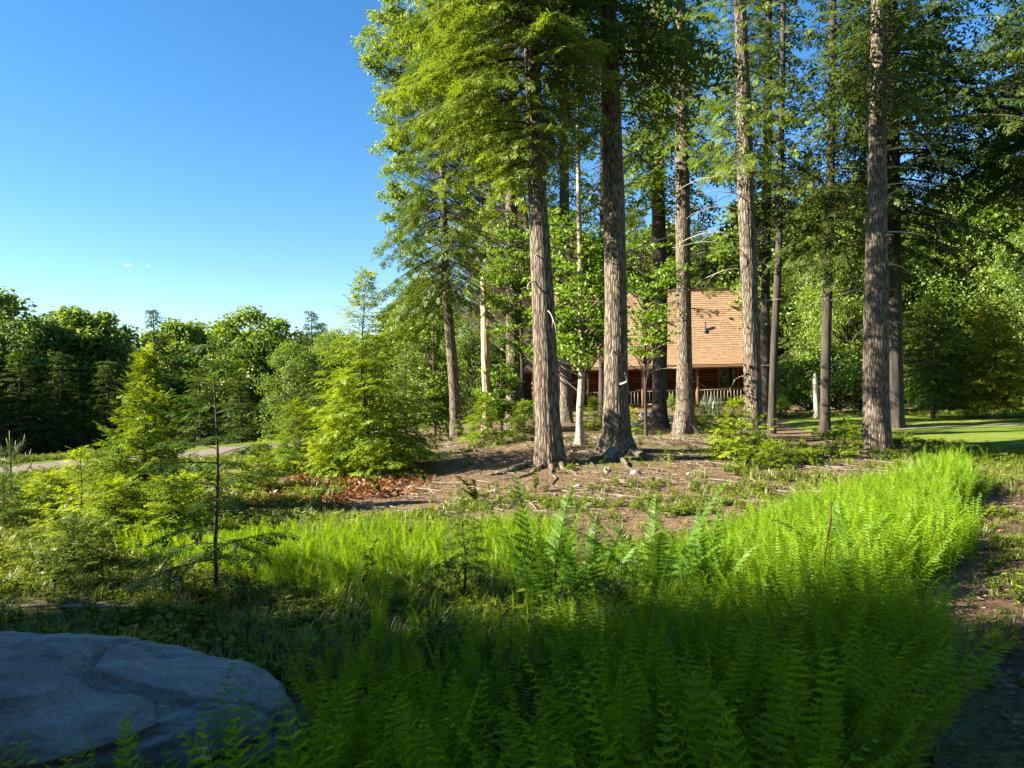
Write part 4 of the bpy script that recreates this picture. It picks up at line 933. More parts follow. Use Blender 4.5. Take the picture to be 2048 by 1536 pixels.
# ------------------------------------------------------------------ log cabin
HX0, HX1, HY = 0.9, 15.3, 44.0
hb = np.array([8.1, HY, float(H(8.1, HY))])
cab = thing('log_cabin', hb, 'log cabin with tan shingled roof and long railed porch behind the trunks', 'cabin')
def L_(x, y, z): return (x - hb[0], y - hb[1], z - hb[2])
EZ, BZ, RZ = 2.55, 3.7, 7.55
YE, YB, YR = HY - .25, HY + 2.3, HY + 4.5
FZ = .14
mb = MB()   # porch floor and skirting
box(mb, HX0 - hb[0], HX1 - hb[0], 0, 2.3, -.3, FZ - hb[2]); mb.build('porch_floor', M['timber'], cab)
mb = MB(); box(mb, HX0 - hb[0], HX1 - hb[0], 2.36, 2.5, -.3, BZ - hb[2] - .25)      # front wall core
x0, x1 = HX0 - hb[0], HX1 - hb[0]
for xx in (x0 + .05, x1 - .17):
    zz = -hb[2]
    v = [(xx, 2.5, -.3), (xx, 6.9, -.3), (xx, 6.9, BZ + zz), (xx, 4.5, RZ + zz - .3), (xx, 2.5, BZ + zz)]
    v += [(a + .12, b_, c_) for a, b_, c_ in v]
    mb.add(v, [(0, 1, 6, 5), (1, 2, 7, 6), (2, 3, 8, 7), (3, 4, 9, 8), (4, 0, 5, 9)], [(0, 2, 1), (0, 3, 2), (0, 4, 3), (5, 6, 7), (5, 7, 8), (5, 8, 9)])
wall = mb.build('wall', M['log'], cab)
wins = [(13.1, 14.25, 1.15, 2.35), (2.3, 3.2, 1.0, 2.4), (6.4, 7.3, FZ + .02, 2.2)]
zl = FZ + .1; k = 0
while zl < BZ - .35:
    segs = [(HX0, HX1)]
    for a, b_, c_, d_ in wins:
        if c_ - .1 < zl < d_ + .1:
            ns = []
            for s0, s1 in segs:
                if s0 < a < s1: ns += [(s0, a - .06), (b_ + .06, s1)]
                else: ns.append((s0, s1))
            segs = ns
    for s0, s1 in segs:
        m2 = MB(); xs = np.linspace(s0 - hb[0], s1 - hb[0], 4)
        tube(m2, np.stack([xs, np.full(4, 2.33), np.full(4, zl - hb[2])], 1), .105, 10, rnd=rng.uniform(0, 1)); m2.build('log', M['log'], wall, True)
    zl += .2; k += 1
for i, (a, b_, c_, d_) in enumerate(wins):
    dr = i == 2
    mb = MB()
    for q in ((a - .08, a, c_ - .08, d_ + .08), (b_, b_ + .08, c_ - .08, d_ + .08), (a, b_, d_, d_ + .08), (a, b_, c_ - .08, c_)):
        box(mb, q[0] - hb[0], q[1] - hb[0], 2.17, 2.36, q[2] - hb[2], q[3] - hb[2])
    if dr:
        box(mb, a - hb[0], b_ - hb[0], 2.26, 2.30, c_ - hb[2], c_ + 1 - hb[2])
    else:
        box(mb, (a + b_) / 2 - .02 - hb[0], (a + b_) / 2 + .02 - hb[0], 2.26, 2.35, c_ - hb[2], d_ - hb[2])
    f = mb.build('door' if dr else 'window', M['timber'], cab)
    m2 = MB(); box(m2, a - hb[0], b_ - hb[0], 2.31, 2.33, c_ - hb[2] + (1.0 if dr else 0), d_ - hb[2]); m2.build('pane', M['glass'], f)
# roof: low porch slope, then the steep main slope, and the back
mb = MB(); zz = -hb[2]; ox0, ox1 = x0 - .35, x1 + .35
prof = [(YE - .2, EZ), (YB, BZ), (YR, RZ), (YR + 2.4, BZ), (YR + 3.4, BZ - .6)]
th_ = .14
for (ya, za), (yb, zb) in zip(prof[:-1], prof[1:]):
    v = [(ox0, ya - HY, za + zz), (ox1, ya - HY, za + zz), (ox1, yb - HY, zb + zz), (ox0, yb - HY, zb + zz)]
    v += [(a, b_, c_ - th_) for a, b_, c_ in v]
    mb.add(v, [(0, 1, 2, 3), (7, 6, 5, 4), (0, 4, 5, 1), (1, 5, 6, 2), (2, 6, 7, 3), (3, 7, 4, 0)])
roof = mb.build('roof', M['shingle'], cab)
ms = MB(); r = np.random.default_rng(31)
for (ya, za), (yb, zb), course in ((prof[0], prof[1], .17), (prof[1], prof[2], .17)):
    Ls = math.hypot(yb - ya, zb - za); n = int(Ls / course); dv = np.array([0, (yb - ya) / Ls, (zb - za) / Ls]); nv_ = np.array([0, -dv[2], dv[1]])
    for k in range(n):
        xs = ox0 + (0 if k % 2 else -.16)
        while xs < ox1:
            wd = .33 * r.uniform(.8, 1.2); a0, a1 = max(xs, ox0), min(xs + wd - .012, ox1)
            if a1 - a0 > .03:
                o_ = np.array([0, ya - HY, za + zz]) + dv * course * k
                lift = .030 + r.uniform(0, .014)
                p = [o_ + dv * .0 + nv_ * lift, o_ + dv * (course + .02) + nv_ * .012, o_ + nv_ * .002]
                v = [(a0, p[0][1], p[0][2]), (a1, p[0][1], p[0][2]), (a1, p[1][1], p[1][2]), (a0, p[1][1], p[1][2]), (a0, p[2][1], p[2][2]), (a1, p[2][1], p[2][2])]
                ms.add(v, [(0, 1, 2, 3), (4, 5, 1, 0)], [(1, 5, 2), (0, 3, 4)], rnd=r.uniform(0, 1))
            xs += wd
tag(ms.build('shingles', M['shingle'], roof), kind='stuff')
m2 = MB(); tube(m2, [(ox0, YR - HY, RZ + zz + .05), (ox1, YR - HY, RZ + zz + .05)], .09, 8); m2.build('ridge_cap', M['shingle'], roof, True)
m2 = MB(); vp = at(1411, 664, 46.9); vy = 46.9; vz = BZ + (vy - YB) * (RZ - BZ) / (YR - YB)
tube(m2, [L_(vp[0], vy, vz - .15), L_(vp[0], vy, vz + .62)], .055, 12); tube(m2, [L_(vp[0], vy, vz - .08), L_(vp[0], vy, vz + .14)], [.16, .075], 12)
m2.build('vent_pipe', M['plastic'], roof, True)
mb = MB(); box(mb, x0 - .2, x1 + .2, -.12, .06, EZ + zz - .22, EZ + zz - .0); mb.build('porch_beam', M['timber'], cab)
posts = [1.25, 4.55, 7.85, 11.15, 14.55]
for x in posts:
    m2 = MB(); tube(m2, [L_(x, HY - .03, FZ), L_(x, HY - .03, EZ - .22)], .085, 10); m2.build('porch_post', M['timber'], cab, True)
mb = MB()
for a, b_ in zip(posts[:-1], posts[1:]):
    for z in (FZ + .12, FZ + .92): tube(mb, [L_(a, HY - .03, z), L_(b_, HY - .03, z)], .036, 8)
rail = mb.build('railing', M['rail'], cab, True)
bme = None
for a, b_ in zip(posts[:-1], posts[1:]):
    for x in np.arange(a + .2, b_ - .1, .2):
        if bme is None:
            m2 = MB(); tube(m2, [(0, 0, .1), (0, 0, .94)], .022, 6); bme = m2.mesh('baluster', M['rail'], True)
        o = bpy.data.objects.new('baluster', bme); C.objects.link(o); o.parent = rail; o.location = L_(x, HY - .03, FZ)

# ------------------------------------------------------------------ stones
def stone(px, py, wpx, hr, label, seed, dr=.8, tilt=0.0, mat='stone', sink=.25, group='stones on the forest floor', rz=0.0):
    g0 = ground(px, py); wd = wpx / FPX * g0[1] / 2
    import bmesh as _b
    bm = _b.new(); _b.ops.create_icosphere(bm, subdivisions=4, radius=1.0)
    V = np.array([v.co[:] for v in bm.verts])
    V = np.sign(V) * np.abs(V) ** .82
    n = vnoise(V[:, 0] * 1.3 + seed * 7, V[:, 1] * 1.3, V[:, 2] * 1.3) + .5 * vnoise(V[:, 0] * 3 + seed, V[:, 1] * 3, V[:, 2] * 3) + .2 * vnoise(V[:, 0] * 8 + seed, V[:, 1] * 8, V[:, 2] * 8)
    V *= (1 + .38 * n)[:, None]
    V = V * np.array([wd, wd * dr, wd * hr])
    for v, c in zip(bm.verts, V): v.co = c
    me = bpy.data.meshes.new('stone'); bm.to_mesh(me); bm.free(); me.materials.append(M[mat])
    for p in me.polygons: p.use_smooth = True
    o = bpy.data.objects.new('stone', me); C.objects.link(o)
    o.location = (g0[0], g0[1], H(g0[0], g0[1]) + wd * hr * (1 - 2 * sink)); o.rotation_euler = (0, tilt, rz)
    return tag(o, label, 'stone', group)
stone(1227, 918, 30, 1.25, 'upright grey stone leaning on the buttressed trunk', 1, .7, .15, sink=.3)
stone(1273, 858, 25, .75, 'dark rounded stone right of the buttressed trunk', 2)
stone(1291, 838, 24, .7, 'pale round boulder near the porch bed', 3)
stone(1178, 1012, 14, .6, 'small pale stone lying on the bare ground behind the tall ferns', 4)
stone(1270, 948, 17, .7, 'tan stone on the needle litter right of the grey upright stone', 5)
stone(1215, 946, 15, 1.1, 'blocky tan stone below the grey upright stone', 6)
stone(1155, 975, 16, .5, 'flat pale stone on the bare ground below the nearest trunk', 7)
stone(985, 985, 18, .4, 'flat stone beside the round bright bush', 8)
stone(828, 938, 18, .5, 'flat pinkish stone on the bare slope left of the grove', 9)
stone(1985, 836, 20, .6, 'white stone at the lawn edge by the golden hemlock', 10)
stone(1379, 950, 12, .6, 'small dark stone in the long trunk shadow', 11)
stone(905, 1010, 12, .5, 'small grey stone on the bare ground above the lit ferns', 12)
stone(1130, 995, 12, .5, 'grey stone half buried behind the tall ferns', 13)

# pale cut trunk by the wood edge
gp = ground(1634, 838); b, P, R = stem_from_pixels(gp[1], [(1634, 838, 12), (1632, 800, 10), (1630, 755, 10)], zat(gp[1], 748, 1630) - gp[2], .05)
t = thing('dead_stub', b, 'pale dead stub standing at the edge of the lawn left of the thin trunk', 'dead tree'); mb = MB(); trunk_mesh(mb, P, R, 16, .1, .08, 3, .2, .2, 4, 9); mb.build('trunk', M['dead_wood'], t, True)
for px, py, top, lab in ((2008, 834, 640, 'pale grey trunk under the golden hemlock'),):
    pass

# ------------------------------------------------------------------ the boulder
import bmesh
def boulder():
    nu, nv = 320, 170
    u = np.linspace(0, 2 * PI, nu, endpoint=False); v = np.linspace(0, 1, nv)       # v: 0 top centre .. 1 foot
    U, Vv = np.meshgrid(u, v)
    sg = lambda a, n: np.sign(a) * np.abs(a) ** n
    ax_, ay_ = 1.92, .64
    e = .93
    cx_, cy_ = sg(np.cos(U), e) * ax_, sg(np.sin(U), e) * ay_
    # radial profile: flat top, rounded shoulder, steep undercut side
    rr = np.interp(Vv, [0, .55, .66, .74, .82, .9, 1], [0, .82, .93, .985, 1.0, .985, .93])
    zz = np.interp(Vv, [0, .55, .66, .74, .82, .9, 1], [.60, .585, .55, .48, .33, .12, -.15])
    k = np.array([1, 4, 6, 4, 1]) / 16
    for A in (rr, zz):
        for _ in range(4): A[2:-2] = sum(k[j] * A[j:len(A) - 4 + j] for j in range(5))
    x, y = cx_ * rr, cy_ * rr
    z = zz + .0 * x
    z = z - .13 * sstep(.8, 1.9, x) * sstep(-.1, .4, zz) + .03 * (y / ay_) * (zz > .3) - .05 * sstep(-.2, -.75, y) * sstep(.2, .5, zz)
    d = .26 * vnoise(x * 1.1 + 3, y * 1.1, z * 1.5) + .13 * vnoise(x * 2.6, y * 3.0, z * 4 + 2) + .045 * vnoise(x * 9, y * 9, z * 12) + .02 * vnoise(x * 24, y * 24, z * 30)
    lay = (x * .12 - y * .5 + z) * 6.5 + .9 * vnoise(x * 1.4, y * 1.4, 5.0)
    led = np.abs((lay % 1.0) - .5) * 2
    d = d - .09 * (led > .8) * sstep(.05, -.5, y) - .02 * sstep(.7, 1, led)
    crack = np.abs(vnoise(x * 1.3 + 9, y * 2.2, 2.0)) ; d = d - .03 * sstep(.035, .0, crack)
    rad = np.maximum(np.hypot(x / ax_, y / ay_), 1e-4)
    side = sstep(.72, 1.0, rr)
    x = x + d * side * x / rad / ax_ * 1.0; y = y + d * side * y / rad / ay_ * .8; z = z + d * (1 - side) * .8
    mb = MB(); i = np.arange(nv - 1)[:, None] * nu; j = np.arange(nu)[None]; kk = (j + 1) % nu
    mb.add(np.stack([x, y, z], -1).reshape(-1, 3), np.stack([i + j, i + nu + j, i + nu + kk, i + kk], -1).reshape(-1, 4))
    return mb
def boulder_mat():
    m, nt, out = newmat('boulder_rock'); L = nt.links.new
    tc = nd(nt, 'ShaderNodeTexCoord'); mp = nd(nt, 'ShaderNodeMapping'); mp.inputs['Scale'].default_value = (1.2, 3.2, 5); mp.inputs['Rotation'].default_value = (.4, .1, .2)
    L(tc.outputs['Object'], mp.inputs[0])
    n1 = nd(nt, 'ShaderNodeTexNoise', Scale=1.6, Detail=14, Roughness=.72, Distortion=.8); L(mp.outputs[0], n1.inputs['Vector'])
    n2 = nd(nt, 'ShaderNodeTexNoise', Scale=55, Detail=5, Roughness=.7); L(tc.outputs['Object'], n2.inputs['Vector'])
    n3 = nd(nt, 'ShaderNodeTexNoise', Scale=140, Detail=2); L(tc.outputs['Object'], n3.inputs['Vector'])
    c = ramp(nt, n1.outputs['Fac'], [(.28, (.06, .057, .053)), (.42, (.27, .258, .238)), (.6, (.45, .43, .395)), (.75, (.60, .575, .52))])
    c = mixc(nt, .55, c, ramp(nt, n2.outputs['Fac'], [(.3, (.25, .25, .25)), (.7, (.75, .75, .75))]), 'OVERLAY')
    sp = ramp(nt, n3.outputs['Fac'], [(.68, (0, 0, 0)), (.74, (1, 1, 1))]); c = mixc(nt, sp, c, (.5, .49, .46))
    p = nd(nt, 'ShaderNodeBsdfPrincipled', Roughness=.85); L(c, p.inputs['Base Color']); p.inputs['Specular IOR Level'].default_value = .3
    ad = nd(nt, 'ShaderNodeMath', operation='MULTIPLY_ADD'); L(n2.outputs['Fac'], ad.inputs[0]); ad.inputs[1].default_value = .25; L(n1.outputs['Fac'], ad.inputs[2])
    bu = nd(nt, 'ShaderNodeBump', Strength=1.0, Distance=.09); L(ad.outputs[0], bu.inputs['Height']); L(bu.outputs[0], p.inputs['Normal'])
    L(p.outputs[0], out.inputs[0]); return m
BX, BY, BROT = -2.86, 2.80, math.radians(15)
bo = boulder().build('boulder', boulder_mat(), None, True); bo.location = (BX, BY, float(H(BX, BY)) + .0); bo.rotation_euler = (0, 0, BROT)
tag(bo, 'large flat-topped grey boulder at the lower left among ferns', 'boulder')

def in_boulder(x, y, m=1.05):
    c, s_ = math.cos(BROT), math.sin(BROT); u = (x - BX) * c + (y - BY) * s_; v_ = -(x - BX) * s_ + (y - BY) * c
    return (u / (1.95 * m)) ** 4 + (v_ / (.70 * m)) ** 4 < 1
# ------------------------------------------------------------------ ferns
def frond(seed, length=.68, nP=19, m=7, lean=.12, arch=.5, curl=1.6, pl=.105, pw=.0125, beta=(6, 22), kind='hay', start=.2, fold=.25):
    r = np.random.default_rng(seed); mb = MB()
    s = np.linspace(0, 1, 40)
    phi = lean + arch * s ** 2 + curl * sstep(.90, 1.0, s) * 1.2
    ds = length / 39
    x = np.cumsum(np.sin(phi)) * ds; z = np.cumsum(np.cos(phi)) * ds
    side = np.cumsum(np.sin(s * 3 + seed)) * ds * .05
    P = np.stack([x, side, z], 1); P -= P[0]
    T = nrm(np.gradient(P, axis=0)); B = np.array([0, 1.0, 0]); Nn = nrm(np.cross(T, B))     # Nn: front (towards +x lean underside)
    tube(mb, P[::4], np.linspace(.0032, .0009, 10) * length / .68, 4, rnd=.2, tip=.9, cap=False)
    for i in range(nP):
        si = start + (.985 - start) * (i / (nP - 1)) ** .93
        k = si * 39; a = int(k); b_ = min(a + 1, 39); f = k - a
        p = P[a] * (1 - f) + P[b_] * f; t = T[a]; n_ = Nn[a]
        prof = min(1, (si - start + .10) / .16) * (1 - si) ** .72 * 1.25 + .03
        for sg in (-1, 1):
            L = pl * prof * r.uniform(.85, 1.12)
            be = math.radians(r.uniform(*beta) + 26 * si ** 2)
            d = nrm(B * sg * math.cos(be) + t * math.sin(be) + n_ * r.uniform(-.25, .1) - n_ * fold)
            face = nrm(t * .55 - n_ * .8 + r.normal(size=3) * .12)
            wv = nrm(np.cross(face, d))
            u = np.linspace(0, 1, m + 1)
            bend = r.uniform(-.1, .3)
            ctr = p + d * (u * L)[:, None] - t * (bend * L * u ** 2)[:, None]
            hw = pw * prof ** .6 * (1 - u[:-1] ** 2.2 * .85) * (1 if kind == 'hay' else 1)
            um = (u[:-1] + (.62 if kind == 'hay' else .7) / m)
            cm = p + d * (np.minimum(um, 1) * L)[:, None] - t * (bend * L * um ** 2)[:, None]
            t1 = cm + wv * hw[:, None] + d * (hw * .25)[:, None]; t2 = cm - wv * hw[:, None] + d * (hw * .25)[:, None]
            v = np.concatenate([ctr, t1, t2]); j = np.arange(m)
            tri = np.concatenate([np.stack([j, j + 1, m + 1 + j], 1), np.stack([j + 1, j, 2 * m + 1 + j], 1)])
            mb.add(v, t=tri, rnd=r.uniform(0, 1), tip=min(1, .25 + .75 * si) * np.r_[u * .6 + .4, np.ones(2 * m)])
    return mb
hay = [frond(900 + k, [.66, .72, .60, .68, .64, .70][k], [17, 18, 16, 18, 17, 19][k], 7, [.10, .16, .05, .2, .13, .08][k], [.45, .7, .3, .95, .5, .25][k], [1.8, .4, 2.2, 1.0, .2, 1.6][k], pl=[.088, .098, .080, .094, .104, .086][k]).mesh('frond', M['fern']) for k in range(6)]
big = [frond(950 + k, [.92, .86, .95][k], 20, 8, [.12, .2, .28][k], [.35, .5, .7][k], [.6, .3, .9][k], pl=[.145, .15, .14][k], pw=.0215, beta=(22, 34), kind='big', start=.16, fold=.12).mesh('frond', M['bigfern']) for k in range(3)]

def fern_clump(loc, fr, mesh, label, cat, group, r, spread, tilt, name='fern'):
    t = thing(name, loc, label, cat, group)
    for k in range(fr):
        o = bpy.data.objects.new('frond', mesh[int(r.integers(0, len(mesh)))]); C.objects.link(o); o.parent = t
        a = 2 * PI * (k + r.uniform(-.3, .3)) / fr
        o.location = (spread * math.cos(a) * r.uniform(.3, 1), spread * math.sin(a) * r.uniform(.3, 1), -.02)
        o.rotation_euler = (r.uniform(-.08, .08), r.uniform(*tilt), a + r.uniform(-.4, .4)); s = r.uniform(.6, 1.2); o.scale = (s, s, s)
    return t
r = np.random.default_rng(44)
# broad dark clumps that rise above the bed
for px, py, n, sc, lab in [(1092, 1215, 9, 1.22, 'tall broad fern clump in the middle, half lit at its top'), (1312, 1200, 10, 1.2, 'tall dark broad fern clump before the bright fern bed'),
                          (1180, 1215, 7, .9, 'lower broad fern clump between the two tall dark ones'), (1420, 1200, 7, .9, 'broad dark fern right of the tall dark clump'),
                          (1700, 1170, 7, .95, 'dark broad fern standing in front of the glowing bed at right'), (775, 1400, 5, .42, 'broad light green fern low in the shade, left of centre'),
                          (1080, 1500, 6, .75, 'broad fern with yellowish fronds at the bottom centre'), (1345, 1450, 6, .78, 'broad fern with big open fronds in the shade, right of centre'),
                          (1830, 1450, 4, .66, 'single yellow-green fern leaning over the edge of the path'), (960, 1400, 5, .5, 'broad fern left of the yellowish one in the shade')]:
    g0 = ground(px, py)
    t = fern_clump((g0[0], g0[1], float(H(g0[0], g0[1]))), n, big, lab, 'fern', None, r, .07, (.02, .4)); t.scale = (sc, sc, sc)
# the bed itself
N0 = 90000
X = r.uniform(-4.5, 9.5, N0); Y = r.uniform(1.75, 15, N0)
dn = fern_dens(X, Y) * (.75 + .7 * vnoise(X * 1.1, Y * 1.1, 8))
inb = in_boulder(X, Y)
keep = (r.uniform(0, 1, N0) < dn * np.interp(Y, [2.0, 4.5, 7], [.62, .62, 1.0]) * np.where((X < -.2) & (Y < 2.9), 1.7, 1.0)) & ~inb & (np.abs(X / Y) < .95) & (Y > 1.8)
X, Y = X[keep], Y[keep]
hgt = (.80 + .14 * vnoise(X / .8, Y / .8, 2)) * np.interp(X - 0.5 * (Y - 6), [-3, -.5, .9, 2.0, 3], [.68, .66, .66, .92, 1.08]) * np.interp(Y, [2.2, 4, 6.5], [1.25, .98, 1.0])
hgt = hgt * (1 - .28 * sstep(-1.0, -.5, X) * sstep(1.9, 1.3, X) * sstep(4.3, 4.9, Y) * sstep(7.2, 6.6, Y))
hgt = hgt * (1 + .45 * sstep(-.2, -.7, X) * sstep(2.95, 2.6, Y))
Z = H(X, Y)
dist = np.hypot(X, Y)
# the ferns that show largest: each a plant of its own with its fronds
order = np.argsort(dist); taken = np.zeros(len(X), bool); n_ind = 0
cell = {}
vis = (np.abs(X / Y) < .76)
def fern_label(x, y):
    if x < -.2 and y < 3.0: return 'feathery fern rising in front of the grey boulder', 'fern', 'ferns in front of the boulder'
    if x < -.5: return 'feathery fern just right of the boulder end, in deep shade', 'fern', 'ferns beside the boulder'
    if x > 1.15 + (y - 3.4) * .66: return 'feathery fern at the shaded edge of the dirt path', 'fern', 'ferns along the path edge'
    return 'feathery fern in the shaded front middle of the fern bed', 'fern', 'ferns in the front of the bed'
last_i = 0
for oi, i in enumerate(order):
    last_i = oi
    if n_ind >= 290: break
    if not vis[i]: continue
    key = (int(X[i] / .16), int(Y[i] / .16))
    if key in cell: continue
    cell[key] = 1; n_ind += 1
    f = fern_clump((X[i], Y[i], Z[i]), int(r.integers(3, 5)), hay, *fern_label(X[i], Y[i]), r, .05, (-.1, .25))
    s = hgt[i] * 1.08; f.scale = (s, s, s)
hay_t = []
for k in range(6):
    for o in C.objects:
        if o.name.startswith('frond') and o.data is hay[k]: hay_t.append([o]); break
rest = (dist > dist[order[min(len(order) - 1, last_i)]]) | (r.uniform(0, 1, len(X)) < .35)
X, Y, Z, hgt = X[rest], Y[rest], Z[rest], hgt[rest]
scatter('fern_bed', np.stack([X, Y, Z - .01], 1), np.stack([r.uniform(-.25, .25, len(X)), r.uniform(-.3, .25, len(X)), r.uniform(0, 6.28, len(X))], 1), hgt * (1 + r.uniform(-1, 1, len(X)) * np.interp(Y, [5, 7.5], [.3, .17]) - .1), r.integers(0, len(hay_t), len(X)), hay_t)
tag(bpy.data.objects['fern_bed'], 'dense bed of feathery ferns, glowing yellow-green where the sun falls', 'ferns')

# ------------------------------------------------------------------ low plants and litter
def tmpl_herb(seed, n=26, h=.12, size=.035, spread=.1, mat='herb', name='seedling'):
    r = np.random.default_rng(seed); ml = MB(); O, X_, N_, S_, T_ = [], [], [], [], []
    for k in range(4):
        a = r.uniform(0, 6.28); e = np.array([spread * math.cos(a) * r.uniform(.2, 1), spread * math.sin(a) * r.uniform(.2, 1), h * r.uniform(.6, 1.1)])
        tube(ml, [(0, 0, -.02), e * [.4, .4, .6], e], [.003, .0025, .0015], 3, rnd=.1, tip=0, cap=False)
        for j in range(n // 4):
            u = r.uniform(.3, 1.05); q = e * [u * u, u * u, u]; b = r.uniform(0, 6.28)
            O.append(q); X_.append([math.cos(b), math.sin(b), r.uniform(-.3, .4)]); N_.append([r.uniform(-.4, .4), r.uniform(-.4, .4), 1]); S_.append(size * r.uniform(.6, 1.2)); T_.append(r.uniform(0, 1))
    add_sprays(ml, [LEAF, LEAF2], np.array(O), np.array(X_, float), np.array(N_, float), np.array(S_), np.array(T_), r)
    return ml.build(name, M[mat])
def tmpl_grass(seed, n=22, h=.16, mat='grass', spread=.05, wd=.0035, name='grass_tuft', lean=.5):
    r = np.random.default_rng(seed); ml = MB()
    for k in range(n):
        a = r.uniform(0, 6.28); b = np.array([r.normal() * spread * .4, r.normal() * spread * .4, -.01]); L = h * r.uniform(.5, 1.15); le = lean * r.uniform(.2, 1.3)
        d = np.array([math.cos(a), math.sin(a), 0]); sv = np.array([-d[1], d[0], 0]) * wd; u = np.linspace(0, 1, 4)
        c = b + d * (le * L * u ** 2)[:, None] + np.array([0, 0, 1.0]) * (L * (u - .35 * le * u ** 2))[:, None]
        ww = np.array([1, .8, .5, .05])[:, None]
        v = np.concatenate([c - sv * ww, c + sv * ww]); q = [(j, j + 4, j + 5, j + 1) for j in range(3)]
        ml.add(v, q, rnd=r.uniform(0, 1), tip=np.tile(u, 2))
    return ml.build(name, M[mat])
tufts = []
def place1(o, px, py, sc, label, cat, rz=0):
    g0 = ground(px, py); o.location = (g0[0], g0[1], float(H(g0[0], g0[1]))); o.scale = (sc, sc, sc); o.rotation_euler = (0, 0, rz); return tag(o, label, cat)
# distinct low plants that stand out
bush1 = place1(tmpl_herb(1, 340, .34, .055, .26, 'herb', 'low_bush'), 955, 1010, 1.05, 'round bright low bush on the bare ground left of the nearest trunk', 'bush')
bush2 = place1(tmpl_herb(2, 160, .36, .05, .16, 'herb', 'low_bush'), 1072, 985, 1.0, 'upright pale green shoots just below the nearest trunk', 'bush')
herb3 = place1(tmpl_herb(3, 40, .26, .06, .12, 'birch_leaf', 'seedling'), 1280, 898, 1.2, 'leafy seedling on the litter right of the buttressed trunk', 'seedling')
herb4 = place1(tmpl_herb(4, 30, .12, .035, .10, 'herb', 'seedling'), 1188, 900, 1.3, 'small green seedling between the two large trunks', 'seedling')
gt1 = place1(tmpl_grass(1, 60, .20, 'grass', .16), 1400, 955, 1.2, 'pale grass tuft in the long trunk shadow', 'grass tuft')
gt2 = place1(tmpl_grass(2, 30, .17, 'grass', .06), 1335, 938, 1.1, 'small grass tuft beside the buttress roots', 'grass tuft')
gt3 = place1(tmpl_grass(3, 160, .62, 'silver', .30, .008, 'ornamental_grass', .55), 1424, 828, 1.7, 'blue-green ornamental grass in front of the porch railing', 'ornamental grass')
sl1 = place1(tmpl_grass(4, 24, .30, 'silver', .12, .012, 'silvery_plant', 1.3), 1805, 1390, 1.0, 'silvery long-leaved plant among ferns near the path, upper one', 'plant')
sl2 = dup(sl1, sl1.location, 1.7, 1.1, 'silvery long-leaved plant at the bottom near the path, lowest one'); g0 = ground(1840, 1530); sl2.location = (g0[0], g0[1], H(g0[0], g0[1]))
sl3 = dup(sl1, sl1.location, .7, .9, 'silvery long-leaved plant at the shaded fern edge, right by the litter'); g0 = ground(1870, 1290); sl3.location = (g0[0], g0[1], H(g0[0], g0[1]))
h5 = place1(tmpl_herb(5, 60, .55, .06, .14, 'herb', 'seedling'), 738, 1195, 1.0, 'thin upright leafy seedling in the lit ferns right of the black sapling', 'seedling')
for px, py, sc, lab in [(760, 990, .8, 'low bright bush at the right end of the russet patch'), (850, 965, .6, 'small bright bush on the bare slope'), (620, 985, .7, 'low bright bush at the left of the russet patch'), (1490, 940, .9, 'bright low bush left of the fern bed'), (1630, 935, .8, 'bright low bush at the top of the fern bed')]:
    g0 = ground(px, py); dup(bush1, (g0[0], g0[1], H(g0[0], g0[1])), rng.uniform(0, 6), sc, lab, 'low bushes on the bare ground')
mulch = None

T_leaf = [tmpl_herb(20 + k, 22, .09, .04, .10, 'herb', 'seedling') for k in range(3)]
T_gr = [tmpl_grass(20 + k, 16, .13, 'grass', .05) for k in range(2)]
for k, (o, (px, py)) in enumerate(zip(T_leaf + T_gr, [(300, 1150), (380, 1165), (230, 1120), (120, 1180), (60, 1175)])):
    place1(o, px, py, 1.0, ['low leafy herb on the mossy ground behind the boulder, middle', 'low leafy herb near the foot of the black sapling', 'low leafy herb at the back of the mossy ground', 'short grass tuft behind the boulder, right one', 'short grass tuft behind the boulder at the left edge'][k], 'herb' if k < 3 else 'grass tuft')
tm = [[o] for o in T_leaf + T_gr]
def region(n, x0, x1, y0, y1, f):
    x = r.uniform(x0, x1, n); y = r.uniform(y0, y1, n); k = r.uniform(0, 1, n) < f(x, y); return x[k], y[k]
def cover(name, sets, label, cat):
    P_, R_, S_, I_ = [], [], [], []
    for (x, y), idx, sc in sets:
        n = len(x); P_.append(np.stack([x, y, H(x, y)], 1)); R_.append(np.stack([r.uniform(-.2, .2, n), r.uniform(-.2, .2, n), r.uniform(0, 6.28, n)], 1))
        S_.append(sc * r.uniform(.6, 1.4, n)); I_.append(r.choice(idx, n))
    return tag(scatter(name, np.concatenate(P_), np.concatenate(R_), np.concatenate(S_), np.concatenate(I_), tm), label, cat)
offb = lambda x, y: ~in_boulder(x, y, 1.08)
nz = lambda x, y, s, k: sstep(-.12, .18, vnoise(x / s, y / s, k))
